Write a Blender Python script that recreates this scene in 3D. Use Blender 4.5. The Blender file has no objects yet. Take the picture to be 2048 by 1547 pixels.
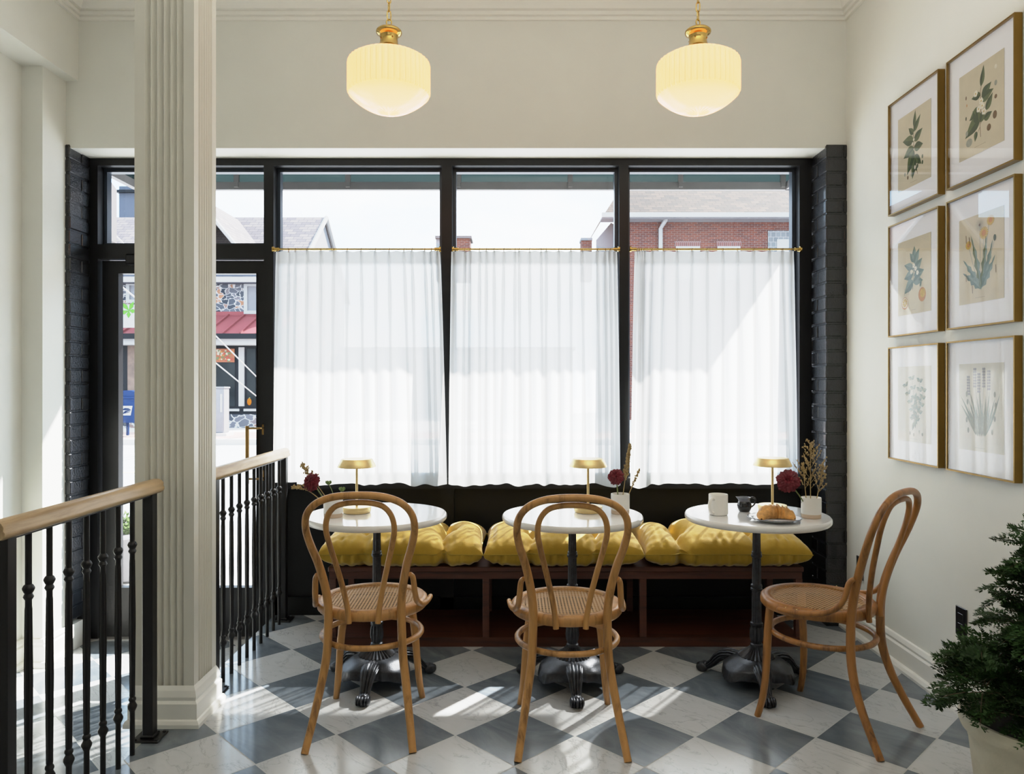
import bpy, math, random
from mathutils import Vector, Matrix
R = math.radians
PI = math.pi
random.seed(7)
sc = bpy.context.scene
col = sc.collection

# ------------------------------------------------------------------ mesh helpers
class MB:
    """collects verts / faces / material indices, built as one mesh object"""
    def __init__(self):
        self.v = []; self.f = []; self.mi = []; self.cur = 0
    def add(self, vs, fs, mi=None):
        o = len(self.v)
        self.v += [tuple(p) for p in vs]
        for f in fs:
            self.f.append(tuple(i + o for i in f)); self.mi.append(self.cur if mi is None else mi)
        return self
    def box(self, x0, x1, y0, y1, z0, z1, mi=None, bev=0.0):
        if bev <= 0:
            vs = [(x0,y0,z0),(x1,y0,z0),(x1,y1,z0),(x0,y1,z0),(x0,y0,z1),(x1,y0,z1),(x1,y1,z1),(x0,y1,z1)]
            fs = [(0,3,2,1),(4,5,6,7),(0,1,5,4),(1,2,6,5),(2,3,7,6),(3,0,4,7)]
            return self.add(vs, fs, mi)
        b = min(bev, (x1-x0)*.45, (y1-y0)*.45, (z1-z0)*.45)
        rings = []
        for z, i in ((z0, b), (z0+b, 0), (z1-b, 0), (z1, b)):
            xa, xb, ya, yb = x0+i, x1-i, y0+i, y1-i
            c = b if i == 0 else 0.0
            if i == 0:
                rings.append([(xa+b,ya,z),(xb-b,ya,z),(xb,ya+b,z),(xb,yb-b,z),(xb-b,yb,z),(xa+b,yb,z),(xa,yb-b,z),(xa,ya+b,z)])
            else:
                rings.append([(xa,ya,z),(xb,ya,z),(xb,ya,z),(xb,yb,z),(xb,yb,z),(xa,yb,z),(xa,yb,z),(xa,ya,z)])
        vs = [p for r in rings for p in r]; fs = []
        for k in range(3):
            for j in range(8):
                a = k*8+j; c2 = k*8+(j+1) % 8
                fs.append((a, c2, c2+8, a+8))
        fs.append((7,5,3,1)); fs.append((24+1,24+3,24+5,24+7))
        return self.add(vs, fs, mi)
    def quad(self, a, b, c, d, mi=None):
        return self.add([a,b,c,d], [(0,1,2,3)], mi)
    def grid(self, rows, mi=None, closed=False):
        n = len(rows[0]); vs = [p for r in rows for p in r]; fs = []
        for i in range(len(rows)-1):
            for j in range(n if closed else n-1):
                k = (j+1) % n
                fs.append((i*n+j, i*n+k, (i+1)*n+k, (i+1)*n+j))
        return self.add(vs, fs, mi)
    def lathe(self, prof, seg=48, c=(0,0,0), flute=None, cap=True, mi=None):
        """prof: (r, z) or (r, z, fluteamount)"""
        rows = []
        for p in prof:
            r, z = p[0], p[1]; fa = p[2] if len(p) > 2 else 0
            row = []
            for j in range(seg):
                t = 2*PI*j/seg
                rr = r
                if fa and flute: rr = r*(1 - fa*(0.5-0.5*math.cos(flute*t)))
                row.append((c[0]+rr*math.cos(t), c[1]+rr*math.sin(t), c[2]+z))
            rows.append(row)
        self.grid(rows, mi, closed=True)
        if cap:
            for row, rev in ((rows[0], True), (rows[-1], False)):
                idx = list(range(seg))
                if rev: idx.reverse()
                self.add(row, [tuple(idx)], mi)
        return self
    def tube(self, pts, rad, seg=12, sub=6, closed=False, mi=None, flat=None, spline=True, up=None):
        """sweep an ellipse along a Catmull-Rom spline. rad: number or per-point list. flat: (a,b) scale of section"""
        pts = [Vector(p) for p in pts]; n = len(pts)
        rads = list(rad) if hasattr(rad, '__len__') else [rad]*n
        P = []; Rr = []
        if spline and n > 2:
            m = n if closed else n-1
            for i in range(m):
                if closed: p0,p1,p2,p3 = pts[(i-1)%n],pts[i],pts[(i+1)%n],pts[(i+2)%n]
                else: p0,p1,p2,p3 = pts[max(i-1,0)],pts[i],pts[i+1],pts[min(i+2,n-1)]
                ra, rb = rads[i], rads[(i+1) % n]
                for k in range(sub):
                    t = k/sub; t2=t*t; t3=t2*t
                    P.append(0.5*((2*p1)+(p2-p0)*t+(2*p0-5*p1+4*p2-p3)*t2+(3*p1-p0-3*p2+p3)*t3))
                    Rr.append(ra+(rb-ra)*t)
            if not closed: P.append(pts[-1]); Rr.append(rads[-1])
        else:
            P, Rr = pts, rads
        N = len(P); T = []
        for i in range(N):
            if closed: d = P[(i+1)%N]-P[(i-1)%N]
            else: d = P[min(i+1,N-1)]-P[max(i-1,0)]
            T.append(d.normalized() if d.length > 1e-9 else Vector((0,0,1)))
        ref = Vector(up) if up else (Vector((0,0,1)) if abs(T[0].z) < .9 else Vector((1,0,0)))
        nrm = (ref - T[0]*ref.dot(T[0])).normalized()
        rows = []; a, b = flat or (1,1)
        for i in range(N):
            if up: nn = (ref - T[i]*ref.dot(T[i])); nrm = nn.normalized() if nn.length > 1e-6 else nrm
            else: nrm = (nrm - T[i]*nrm.dot(T[i])).normalized()
            bi = T[i].cross(nrm)
            rows.append([P[i] + (nrm*math.cos(2*PI*j/seg)*a + bi*math.sin(2*PI*j/seg)*b)*Rr[i] for j in range(seg)])
        if closed: rows.append(rows[0])
        self.grid(rows, mi, closed=True)
        if not closed:
            for row, rev, k in ((rows[0], 1, 0), (rows[-1], 0, -1)):
                idx = list(range(seg))
                if not rev: idx.reverse()
                self.add(row, [tuple(idx[::-1])], mi)
        return self
    def ball(self, c, r, seg=10, rings=6, mi=None, rot=None):
        rx, ry, rz = r if hasattr(r, '__len__') else (r,r,r)
        rows = []
        for i in range(rings+1):
            ph = PI*i/rings - PI/2; cr = max(math.cos(ph), 1e-3)
            row = []
            for j in range(seg):
                t = 2*PI*j/seg
                v = Vector((rx*cr*math.cos(t), ry*cr*math.sin(t), rz*math.sin(ph)))
                if rot is not None: v = rot @ v
                row.append(Vector(c)+v)
            rows.append(row)
        return self.grid(rows, mi, closed=True)
    def build(self, name, mats, parent=None, smooth=True, angle=40, loc=None, rot=None):
        me = bpy.data.meshes.new(name)
        me.from_pydata(self.v, [], self.f)
        for m in (mats if isinstance(mats, (list, tuple)) else [mats]): me.materials.append(m)
        if any(self.mi): me.polygons.foreach_set('material_index', self.mi)
        if smooth:
            me.polygons.foreach_set('use_smooth', [True]*len(me.polygons))
            try: me.set_sharp_from_angle(angle=R(angle))
            except Exception: pass
        me.update()
        o = bpy.data.objects.new(name, me); col.objects.link(o)
        if parent is not None: o.parent = parent
        if loc is not None: o.location = loc
        if rot is not None: o.rotation_euler = rot
        return o

def tag(o, label, cat, group=None, kind=None):
    if label: o['label'] = label
    if cat: o['category'] = cat
    if group: o['group'] = group
    if kind: o['kind'] = kind
    return o
def thing(name, label, cat, loc=(0,0,0), rz=0, group=None):
    o = bpy.data.objects.new(name, None); col.objects.link(o)
    o.empty_display_size = .05
    o.location = loc; o.rotation_euler = (0,0,rz)
    return tag(o, label, cat, group)
def struct(o):
    o['kind'] = 'structure'; return o

# ------------------------------------------------------------------ materials
def newmat(name):
    m = bpy.data.materials.new(name); m.use_nodes = True
    nt = m.node_tree; nt.nodes.clear()
    out = nt.nodes.new('ShaderNodeOutputMaterial')
    return m, nt, out
def node(nt, typ, **kw):
    n = nt.nodes.new(typ)
    for k, v in kw.items():
        if k.startswith('i_'):
            key = k[2:]
            n.inputs[int(key) if key.isdigit() else key].default_value = v
        else: setattr(n, k, v)
    return n
def c4(c): return (c[0], c[1], c[2], 1)
def s2l(r, g, b):
    f = lambda x: (x/255/12.92) if x/255 <= .04045 else ((x/255+.055)/1.055)**2.4
    return (f(r), f(g), f(b))
def mathn(nt, op, a, b=None, c=None):
    n = nt.nodes.new('ShaderNodeMath'); n.operation = op
    for i, x in enumerate((a, b, c)):
        if x is None: continue
        if isinstance(x, (int, float)): n.inputs[i].default_value = x
        else: nt.links.new(x, n.inputs[i])
    return n.outputs[0]
def mixc(nt, fac, a, b):
    n = nt.nodes.new('ShaderNodeMix'); n.data_type = 'RGBA'
    for sock, x in ((n.inputs[0], fac), (n.inputs[6], a), (n.inputs[7], b)):
        if isinstance(x, (int, float)): sock.default_value = x
        elif isinstance(x, tuple): sock.default_value = c4(x)
        else: nt.links.new(x, sock)
    return n.outputs[2]
def ramp(nt, fac, stops):
    n = nt.nodes.new('ShaderNodeValToRGB'); e = n.color_ramp.elements
    while len(e) < len(stops): e.new(.5)
    for i, (p, c) in enumerate(stops):
        e[i].position = p; e[i].color = c4(c) if hasattr(c, '__len__') else (c,c,c,1)
    nt.links.new(fac, n.inputs[0]); return n.outputs[0]
def objco(nt, scale=(1,1,1), rot=(0,0,0), kind='Object'):
    t = nt.nodes.new('ShaderNodeTexCoord'); mp = nt.nodes.new('ShaderNodeMapping')
    mp.inputs['Scale'].default_value = scale; mp.inputs['Rotation'].default_value = rot
    nt.links.new(t.outputs[kind], mp.inputs[0]); return mp.outputs[0]

def M(name, colr, rough=.5, metal=0, var=0.0, scale=6, stretch=(1,1,1), bump=0.0, bscale=None, spec=.5, sheen=0, coat=0, trans=0):
    m, nt, out = newmat(name)
    p = node(nt, 'ShaderNodeBsdfPrincipled')
    p.inputs['Base Color'].default_value = c4(colr)
    p.inputs['Roughness'].default_value = rough; p.inputs['Metallic'].default_value = metal
    p.inputs['Specular IOR Level'].default_value = spec
    if sheen: p.inputs['Sheen Weight'].default_value = sheen; p.inputs['Sheen Roughness'].default_value = .4
    if coat: p.inputs['Coat Weight'].default_value = coat; p.inputs['Coat Roughness'].default_value = .1
    nt.links.new(p.outputs[0], out.inputs[0])
    co = objco(nt, stretch)
    nz = node(nt, 'ShaderNodeTexNoise', i_Scale=scale, i_Detail=5.0, i_Roughness=.6)
    nt.links.new(co, nz.inputs['Vector'])
    lo = tuple(c*(1-var) for c in colr); hi = tuple(min(c*(1+var), 1) for c in colr)
    nt.links.new(ramp(nt, nz.outputs[0], [(.3, lo), (.7, hi)]), p.inputs['Base Color'])
    if bump:
        nb = node(nt, 'ShaderNodeTexNoise', i_Scale=bscale or scale*3, i_Detail=4.0)
        nt.links.new(co, nb.inputs['Vector'])
        b = node(nt, 'ShaderNodeBump', i_Strength=bump, i_Distance=.01)
        nt.links.new(nb.outputs[0], b.inputs['Height']); nt.links.new(b.outputs[0], p.inputs['Normal'])
    return m

def m_wood(name, base, dark, rough=.4, scale=1.0, axis=2, coat=.15):
    m, nt, out = newmat(name)
    p = node(nt, 'ShaderNodeBsdfPrincipled', i_Roughness=rough)
    p.inputs['Coat Weight'].default_value = coat; p.inputs['Coat Roughness'].default_value = .25
    s = [38*scale]*3; s[axis] = 3.5*scale
    co = objco(nt, tuple(s))
    n1 = node(nt, 'ShaderNodeTexNoise', i_Scale=1.0, i_Detail=6.0, i_Roughness=.65, i_Distortion=.4)
    nt.links.new(co, n1.inputs['Vector'])
    n2 = node(nt, 'ShaderNodeTexNoise', i_Scale=.22, i_Detail=2.0)
    nt.links.new(co, n2.inputs['Vector'])
    f = mathn(nt, 'ADD', mathn(nt, 'MULTIPLY', n1.outputs[0], .7), mathn(nt, 'MULTIPLY', n2.outputs[0], .35))
    cc = ramp(nt, f, [(.36, dark), (.52, base), (.7, tuple(min(1, c*1.25) for c in base))])
    nt.links.new(cc, p.inputs['Base Color'])
    b = node(nt, 'ShaderNodeBump', i_Strength=.15, i_Distance=.003)
    nt.links.new(n1.outputs[0], b.inputs['Height']); nt.links.new(b.outputs[0], p.inputs['Normal'])
    nt.links.new(p.outputs[0], out.inputs[0]); return m

TILE = .313
def m_floor(name):
    m, nt, out = newmat(name)
    p = node(nt, 'ShaderNodeBsdfPrincipled')
    tc = node(nt, 'ShaderNodeTexCoord')
    mp = node(nt, 'ShaderNodeMapping')
    mp.vector_type = 'POINT'
    # world coordinates: corner of the checker at (0.2255, 2.763)
    g = node(nt, 'ShaderNodeNewGeometry')
    sub = node(nt, 'ShaderNodeVectorMath', operation='SUBTRACT'); sub.inputs[1].default_value = (.2255, 2.763, 0)
    nt.links.new(g.outputs['Position'], sub.inputs[0])
    mp.inputs['Rotation'].default_value = (0, 0, R(-45+.8)); mp.inputs['Scale'].default_value = (1/TILE, 1/TILE, 1)
    rot = node(nt, 'ShaderNodeVectorRotate', rotation_type='Z_AXIS'); rot.inputs['Angle'].default_value = R(45.8)
    nt.links.new(sub.outputs[0], rot.inputs['Vector'])
    sep = node(nt, 'ShaderNodeSeparateXYZ'); nt.links.new(rot.outputs[0], sep.inputs[0])
    u = mathn(nt, 'DIVIDE', sep.outputs[0], TILE); v = mathn(nt, 'DIVIDE', sep.outputs[1], TILE)
    fu = mathn(nt, 'FLOOR', u); fv = mathn(nt, 'FLOOR', v)
    par = mathn(nt, 'FLOORED_MODULO', mathn(nt, 'ADD', mathn(nt, 'ADD', fu, fv), 1.0), 2.0)
    du = mathn(nt, 'ABSOLUTE', mathn(nt, 'SUBTRACT', mathn(nt, 'SUBTRACT', u, fu), .5))
    dv = mathn(nt, 'ABSOLUTE', mathn(nt, 'SUBTRACT', mathn(nt, 'SUBTRACT', v, fv), .5))
    grout = mathn(nt, 'GREATER_THAN', mathn(nt, 'MAXIMUM', du, dv), .5-.0022/TILE)
    # per-tile random offset of the marble figure
    cell = node(nt, 'ShaderNodeCombineXYZ'); nt.links.new(fu, cell.inputs[0]); nt.links.new(fv, cell.inputs[1])
    wn = node(nt, 'ShaderNodeTexWhiteNoise'); nt.links.new(cell.outputs[0], wn.inputs['Vector'])
    sc5 = node(nt, 'ShaderNodeVectorMath', operation='SCALE'); sc5.inputs['Scale'].default_value = 7.0
    nt.links.new(wn.outputs['Color'], sc5.inputs[0])
    addv = node(nt, 'ShaderNodeVectorMath', operation='ADD')
    nt.links.new(rot.outputs[0], addv.inputs[0]); nt.links.new(sc5.outputs[0], addv.inputs[1])
    str_ = node(nt, 'ShaderNodeVectorMath', operation='MULTIPLY'); str_.inputs[1].default_value = (1, 2.2, 1)
    nt.links.new(addv.outputs[0], str_.inputs[0])
    n1 = node(nt, 'ShaderNodeTexNoise', i_Scale=2.6, i_Detail=6.0, i_Roughness=.60, i_Distortion=1.6)
    nt.links.new(str_.outputs[0], n1.inputs['Vector'])
    n2 = node(nt, 'ShaderNodeTexNoise', i_Scale=11.0, i_Detail=6.0, i_Roughness=.7, i_Distortion=.8)
    nt.links.new(str_.outputs[0], n2.inputs['Vector'])
    # thin veins: |noise-.5| small
    vein = mathn(nt, 'ABSOLUTE', mathn(nt, 'SUBTRACT', n1.outputs[0], .5))
    veinc = ramp(nt, vein, [(0.0, .66), (.006, .93), (.025, 1.0)])
    sp = ramp(nt, n2.outputs[0], [(.30, .62), (.40, .95), (.6, 1.0)])
    wcol = mixc(nt, 1.0, (0,0,0), (.60, .60, .58))
    w = node(nt, 'ShaderNodeMix', data_type='RGBA', blend_type='MULTIPLY'); w.inputs[0].default_value = 1
    w.inputs[6].default_value = (.535, .54, .54, 1); nt.links.new(veinc, w.inputs[7])
    w2 = node(nt, 'ShaderNodeMix', data_type='RGBA', blend_type='MULTIPLY'); w2.inputs[0].default_value = .8
    nt.links.new(w.outputs[2], w2.inputs[6]); nt.links.new(sp, w2.inputs[7])
    dk = ramp(nt, n1.outputs[0], [(.3, (.094,.113,.131)), (.5, (.135,.158,.181)), (.58, (.158,.182,.205)), (.72, (.20,.225,.245))])
    cc = mixc(nt, par, w2.outputs[2], dk)
    cc = mixc(nt, grout, cc, (.42, .42, .40))
    nt.links.new(cc, p.inputs['Base Color'])
    rg = mathn(nt, 'ADD', mathn(nt, 'MULTIPLY', n2.outputs[0], .10), .11)
    rg = mathn(nt, 'ADD', rg, mathn(nt, 'MULTIPLY', grout, .4))
    nt.links.new(rg, p.inputs['Roughness'])
    p.inputs['Specular IOR Level'].default_value = .5
    b = node(nt, 'ShaderNodeBump', i_Strength=.35, i_Distance=.002); b.invert = True
    nt.links.new(grout, b.inputs['Height']); nt.links.new(b.outputs[0], p.inputs['Normal'])
    nt.links.new(p.outputs[0], out.inputs[0]); return m

def m_brick(name, c1, c2, mortar, bw=.215, bh=.075, mort=.012, rough=.7, bump=.5, spec=.5, coat=0, noise=.0, dist=.01):
    """bricks on any upright face: horizontal axis follows the face's normal"""
    m, nt, out = newmat(name)
    p = node(nt, 'ShaderNodeBsdfPrincipled', i_Roughness=rough)
    p.inputs['Specular IOR Level'].default_value = spec
    if coat: p.inputs['Coat Weight'].default_value = coat; p.inputs['Coat Roughness'].default_value = .12
    g = node(nt, 'ShaderNodeNewGeometry')
    sp = node(nt, 'ShaderNodeSeparateXYZ'); nt.links.new(g.outputs['Position'], sp.inputs[0])
    sn = node(nt, 'ShaderNodeSeparateXYZ'); nt.links.new(g.outputs['True Normal'], sn.inputs[0])
    isx = mathn(nt, 'GREATER_THAN', mathn(nt, 'ABSOLUTE', sn.outputs[0]), .7)
    h = mathn(nt, 'ADD', mathn(nt, 'MULTIPLY', sp.outputs[1], isx), mathn(nt, 'MULTIPLY', sp.outputs[0], mathn(nt, 'SUBTRACT', 1.0, isx)))
    cb = node(nt, 'ShaderNodeCombineXYZ'); nt.links.new(h, cb.inputs[0]); nt.links.new(sp.outputs[2], cb.inputs[1])
    br = node(nt, 'ShaderNodeTexBrick')
    br.inputs['Color1'].default_value = c4(c1); br.inputs['Color2'].default_value = c4(c2); br.inputs['Mortar'].default_value = c4(mortar)
    br.inputs['Scale'].default_value = 1.0; br.inputs['Mortar Size'].default_value = mort/2
    br.inputs['Brick Width'].default_value = bw; br.inputs['Row Height'].default_value = bh; br.inputs['Mortar Smooth'].default_value = .3
    nt.links.new(cb.outputs[0], br.inputs['Vector'])
    nt.links.new(br.outputs['Color'], p.inputs['Base Color'])
    nz = node(nt, 'ShaderNodeTexNoise', i_Scale=160.0, i_Detail=3.0); nt.links.new(g.outputs['Position'], nz.inputs['Vector'])
    nz2 = node(nt, 'ShaderNodeTexNoise', i_Scale=22.0, i_Detail=3.0); nt.links.new(g.outputs['Position'], nz2.inputs['Vector'])
    hgt = mathn(nt, 'ADD', mathn(nt, 'MULTIPLY', br.outputs['Fac'], -1.0),
                mathn(nt, 'ADD', mathn(nt, 'MULTIPLY', nz.outputs[0], noise), mathn(nt, 'MULTIPLY', nz2.outputs[0], noise*1.5)))
    b = node(nt, 'ShaderNodeBump', i_Strength=bump, i_Distance=dist)
    nt.links.new(hgt, b.inputs['Height']); nt.links.new(b.outputs[0], p.inputs['Normal'])
    nt.links.new(p.outputs[0], out.inputs[0]); return m

def m_stone(name, scale=2.0):
    m, nt, out = newmat(name)
    p = node(nt, 'ShaderNodeBsdfPrincipled', i_Roughness=.85)
    co0 = objco(nt, (1, 1, 1.5))
    nd = node(nt, 'ShaderNodeTexNoise', i_Scale=3.5, i_Detail=3.0); nt.links.new(co0, nd.inputs['Vector'])
    ms = node(nt, 'ShaderNodeVectorMath', operation='MULTIPLY_ADD'); ms.inputs[1].default_value = (.32,.32,.32)
    nt.links.new(nd.outputs['Color'], ms.inputs[0]); nt.links.new(co0, ms.inputs[2]); co = ms.outputs[0]
    vo = node(nt, 'ShaderNodeTexVoronoi', feature='DISTANCE_TO_EDGE', i_Scale=scale); nt.links.new(co, vo.inputs['Vector'])
    vc = node(nt, 'ShaderNodeTexVoronoi', feature='F1', i_Scale=scale); nt.links.new(co, vc.inputs['Vector'])
    stonec = ramp(nt, vc.outputs['Color'], [(.1, (.03,.035,.045)), (.45, (.08,.085,.10)), (.7, (.14,.135,.15)), (.9, (.30,.15,.09))])
    f = ramp(nt, vo.outputs[0], [(.035, 0.0), (.06, 1.0)])
    nt.links.new(mixc(nt, f, (.42,.41,.41), stonec), p.inputs['Base Color'])
    nt.links.new(p.outputs[0], out.inputs[0]); return m

def m_glass(name, tint=(1,1,1), refl=1.0, rough=0.0):
    m, nt, out = newmat(name)
    tr = node(nt, 'ShaderNodeBsdfTransparent'); tr.inputs[0].default_value = c4(tint)
    gl = node(nt, 'ShaderNodeBsdfGlossy'); gl.inputs['Roughness'].default_value = rough
    lw = node(nt, 'ShaderNodeLayerWeight', i_Blend=.5)
    mx = node(nt, 'ShaderNodeMixShader')
    fr = mathn(nt, 'ADD', .045, mathn(nt, 'MULTIPLY', mathn(nt, 'POWER', lw.outputs['Facing'], 4.0), .9))
    nt.links.new(mathn(nt, 'MULTIPLY', fr, refl), mx.inputs[0])
    nt.links.new(tr.outputs[0], mx.inputs[1]); nt.links.new(gl.outputs[0], mx.inputs[2]); nt.links.new(mx.outputs[0], out.inputs[0])
    return m

def m_curtain(name):
    m, nt, out = newmat(name)
    at = node(nt, 'ShaderNodeAttribute', attribute_name='dens')
    dens = at.outputs['Fac']
    co = objco(nt, (1, 1, 1))
    nz = node(nt, 'ShaderNodeTexNoise', i_Scale=60.0, i_Detail=2.0)
    st = objco(nt, (14, 1, 1.2)); nt.links.new(st, nz.inputs['Vector'])
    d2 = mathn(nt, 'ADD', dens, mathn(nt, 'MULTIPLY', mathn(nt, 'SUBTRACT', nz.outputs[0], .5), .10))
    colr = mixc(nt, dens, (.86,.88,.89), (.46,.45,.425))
    di = node(nt, 'ShaderNodeBsdfDiffuse'); nt.links.new(colr, di.inputs[0])
    tl = node(nt, 'ShaderNodeBsdfTranslucent'); nt.links.new(colr, tl.inputs[0])
    tr = node(nt, 'ShaderNodeBsdfTransparent')
    a = node(nt, 'ShaderNodeMixShader'); nt.links.new(mathn(nt, 'SUBTRACT', .66, mathn(nt, 'MULTIPLY', dens, .22)), a.inputs[0])
    nt.links.new(di.outputs[0], a.inputs[1]); nt.links.new(tl.outputs[0], a.inputs[2])
    b = node(nt, 'ShaderNodeMixShader')
    fac = mathn(nt, 'SUBTRACT', .19, mathn(nt, 'MULTIPLY', d2, .24)); 
    n = node(nt, 'ShaderNodeClamp'); nt.links.new(fac, n.inputs[0]); n.inputs['Min'].default_value = .02
    nt.links.new(n.outputs[0], b.inputs[0]); nt.links.new(a.outputs[0], b.inputs[1]); nt.links.new(tr.outputs[0], b.inputs[2])
    nt.links.new(b.outputs[0], out.inputs[0]); return m

def m_cane(name, base):
    m, nt, out = newmat(name)
    p = node(nt, 'ShaderNodeBsdfPrincipled', i_Roughness=.5); p.inputs['Base Color'].default_value = c4(base)
    tr = node(nt, 'ShaderNodeBsdfTransparent'); mx = node(nt, 'ShaderNodeMixShader')
    t = node(nt, 'ShaderNodeTexCoord'); s = node(nt, 'ShaderNodeSeparateXYZ'); nt.links.new(t.outputs['Object'], s.inputs[0])
    k = 2*PI/.0125
    sx = mathn(nt, 'SINE', mathn(nt, 'MULTIPLY', s.outputs[0], k)); sy = mathn(nt, 'SINE', mathn(nt, 'MULTIPLY', s.outputs[1], k))
    su = mathn(nt, 'SINE', mathn(nt, 'MULTIPLY', mathn(nt, 'ADD', s.outputs[0], s.outputs[1]), k))
    hole = mathn(nt, 'ADD', mathn(nt, 'ADD', sx, sy), mathn(nt, 'MULTIPLY', su, -.25))
    hole = mathn(nt, 'GREATER_THAN', hole, .82)
    bumpv = mathn(nt, 'MULTIPLY', sx, sy)
    b = node(nt, 'ShaderNodeBump', i_Strength=.5, i_Distance=.002); nt.links.new(bumpv, b.inputs['Height']); nt.links.new(b.outputs[0], p.inputs['Normal'])
    cc = mixc(nt, mathn(nt, 'ADD', mathn(nt, 'MULTIPLY', bumpv, .4), .5), tuple(c*.7 for c in base), tuple(min(1,c*1.2) for c in base))
    nt.links.new(cc, p.inputs['Base Color'])
    nt.links.new(hole, mx.inputs[0]); nt.links.new(p.outputs[0], mx.inputs[1]); nt.links.new(tr.outputs[0], mx.inputs[2])
    nt.links.new(mx.outputs[0], out.inputs[0]); return m

def m_emit_glass(name, c_low, c_high, strength):
    """lit opal glass: warm fluted band (groove shade painted into the glow), paler bowl below it"""
    m, nt, out = newmat(name)
    p = node(nt, 'ShaderNodeBsdfPrincipled', i_Roughness=.22); p.inputs['Base Color'].default_value = (.30,.25,.17,1)
    t = node(nt, 'ShaderNodeTexCoord'); s = node(nt, 'ShaderNodeSeparateXYZ'); nt.links.new(t.outputs['Object'], s.inputs[0])
    ang = mathn(nt, 'ARCTAN2', s.outputs[1], s.outputs[0])
    gr = mathn(nt, 'ADD', mathn(nt, 'MULTIPLY', mathn(nt, 'COSINE', mathn(nt, 'MULTIPLY', ang, 44.0)), -.5), .5)
    gr = mathn(nt, 'POWER', gr, 10.0)
    band = mathn(nt, 'GREATER_THAN', s.outputs[2], -.001)
    g2 = mathn(nt, 'SUBTRACT', 1.0, mathn(nt, 'MULTIPLY', mathn(nt, 'MULTIPLY', gr, band), .22))  # flute shading painted in: the grooves glow less
    f = mathn(nt, 'DIVIDE', mathn(nt, 'ADD', s.outputs[2], .09), .22)
    cc = ramp(nt, f, [(0.0, c_low), (.30, tuple(.5*(a+b) for a, b in zip(c_low, c_high))), (.41, c_high), (1.0, tuple(c*.92 for c in c_high))])
    nt.links.new(cc, p.inputs['Emission Color'])
    nt.links.new(mathn(nt, 'MULTIPLY', g2, strength), p.inputs['Emission Strength'])
    nt.links.new(p.outputs[0], out.inputs[0]); return m

WALLC = (.80, .80, .735)
mt = {}
mt['wall'] = M('wall_paint', WALLC, .7, var=.02, scale=3, bump=.03, bscale=180)
mt['ceil'] = M('ceiling_paint', (.78,.76,.70), .7, var=.01)
mt['trim'] = M('trim_paint', (.86,.85,.79), .38, var=.01)
mt['colm'] = M('column_paint', (.70,.68,.605), .42, var=.015)
mt['floor'] = m_floor('marble_checker')
mt['black'] = M('black_paint', (.005,.0053,.0062), .36, var=.1, scale=4, bump=.04, bscale=90, spec=.35)
mt['panelblack'] = M('black_panel_paint', (.0045,.0047,.0048), .45, var=.1, scale=4, spec=.25)
mt['bluestop'] = M('blue_black_stop', (.03,.042,.06), .35)
mt['brickblack'] = M('black_gloss_paint_on_brick', (.0075,.009,.012), .26, var=.15, scale=30, bump=.55, bscale=110, coat=.35)
mt['iron'] = M('black_iron', (.006,.006,.007), .4, spec=.35, var=.1)
mt['cast'] = M('cast_iron', (.040,.043,.05), .33, metal=.6, var=.35, scale=40, bump=.10, bscale=220)
mt['rail'] = m_wood('handrail_wood', (.50,.35,.19), (.33,.21,.10), .45, axis=1)
mt['wood'] = m_wood('bentwood_honey', (.47,.235,.070), (.15,.062,.016), .38, coat=.05)
mt['wood3'] = m_wood('bentwood_chestnut', (.34,.145,.036), (.09,.034,.008), .36, coat=.05)
mt['cane'] = m_cane('cane_weave', (.55,.34,.16))
mt['cane3'] = m_cane('cane_weave_darker', (.46,.26,.10))
mt['bench'] = m_wood('dark_mahogany', (.072,.019,.008), (.032,.009,.004), .55, axis=0, coat=0)
mt['velvet'] = M('mustard_velvet', (.44,.275,.028), .75, var=.12, scale=9, bump=.12, bscale=60, sheen=.35, spec=.25)
mt['piping'] = M('mustard_piping', (.33,.22,.02), .8)
mt['marble'] = M('white_marble_top', (.80,.80,.79), .12, var=.05, scale=5, coat=.3)
mt['brass'] = M('brushed_brass', (.86,.65,.32), .38, metal=1, var=.06, scale=30, stretch=(1,1,12))
mt['brass_pol'] = M('polished_brass', (.60,.40,.12), .16, metal=1, var=.05)
mt['brass_old'] = M('aged_brass', (.28,.17,.06), .35, metal=1, var=.2)
mt['gframe'] = M('bronze_gold_frame', (.24,.14,.03), .34, metal=.8, var=.05)
mt['mat'] = M('mat_board', (.84,.84,.86), .8, var=.01)
mt['paper'] = M('aged_paper', (.60,.53,.38), .8, var=.05, scale=10)
mt['paper_pale'] = M('pale_paper', (.66,.64,.56), .8, var=.04, scale=10)
mt['picglass'] = m_glass('picture_glass', refl=1.15)
mt['glass'] = m_glass('window_glass', (.97,.985,.98), refl=.8)
mt['curtain'] = m_curtain('sheer_linen')
mt['cream'] = M('cream_glaze', (.86,.84,.79), .28, var=.03)
mt['clay'] = M('bare_clay', (.58,.44,.32), .8, var=.05)
mt['blackglaze'] = M('black_glaze', (.008,.009,.012), .12, var=.1)
mt['greyglaze'] = M('grey_glaze', (.14,.15,.18), .12, var=.2, scale=20)
mt['plate'] = M('speckled_plate_glaze', (.72,.72,.72), .15, var=.06, scale=30)
mt['plateink'] = M('blue_black_glaze', (.03,.04,.07), .15)
mt['croissant'] = M('baked_crust', (.62,.31,.085), .45, var=.45, scale=30, bump=.3, bscale=90)
mt['dahlia'] = M('dahlia_red', (.14,.004,.014), .6, var=.3, scale=30)
mt['dry'] = M('dried_grass', (.42,.30,.13), .8, var=.25, scale=40)
mt['stem'] = M('green_stem', (.16,.20,.06), .6, var=.2)
mt['leaf'] = M('fern_leaf', (.024,.060,.014), .5, var=.55, scale=9, spec=.25)
mt['bark'] = M('bark', (.10,.07,.04), .8, var=.2)
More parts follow.
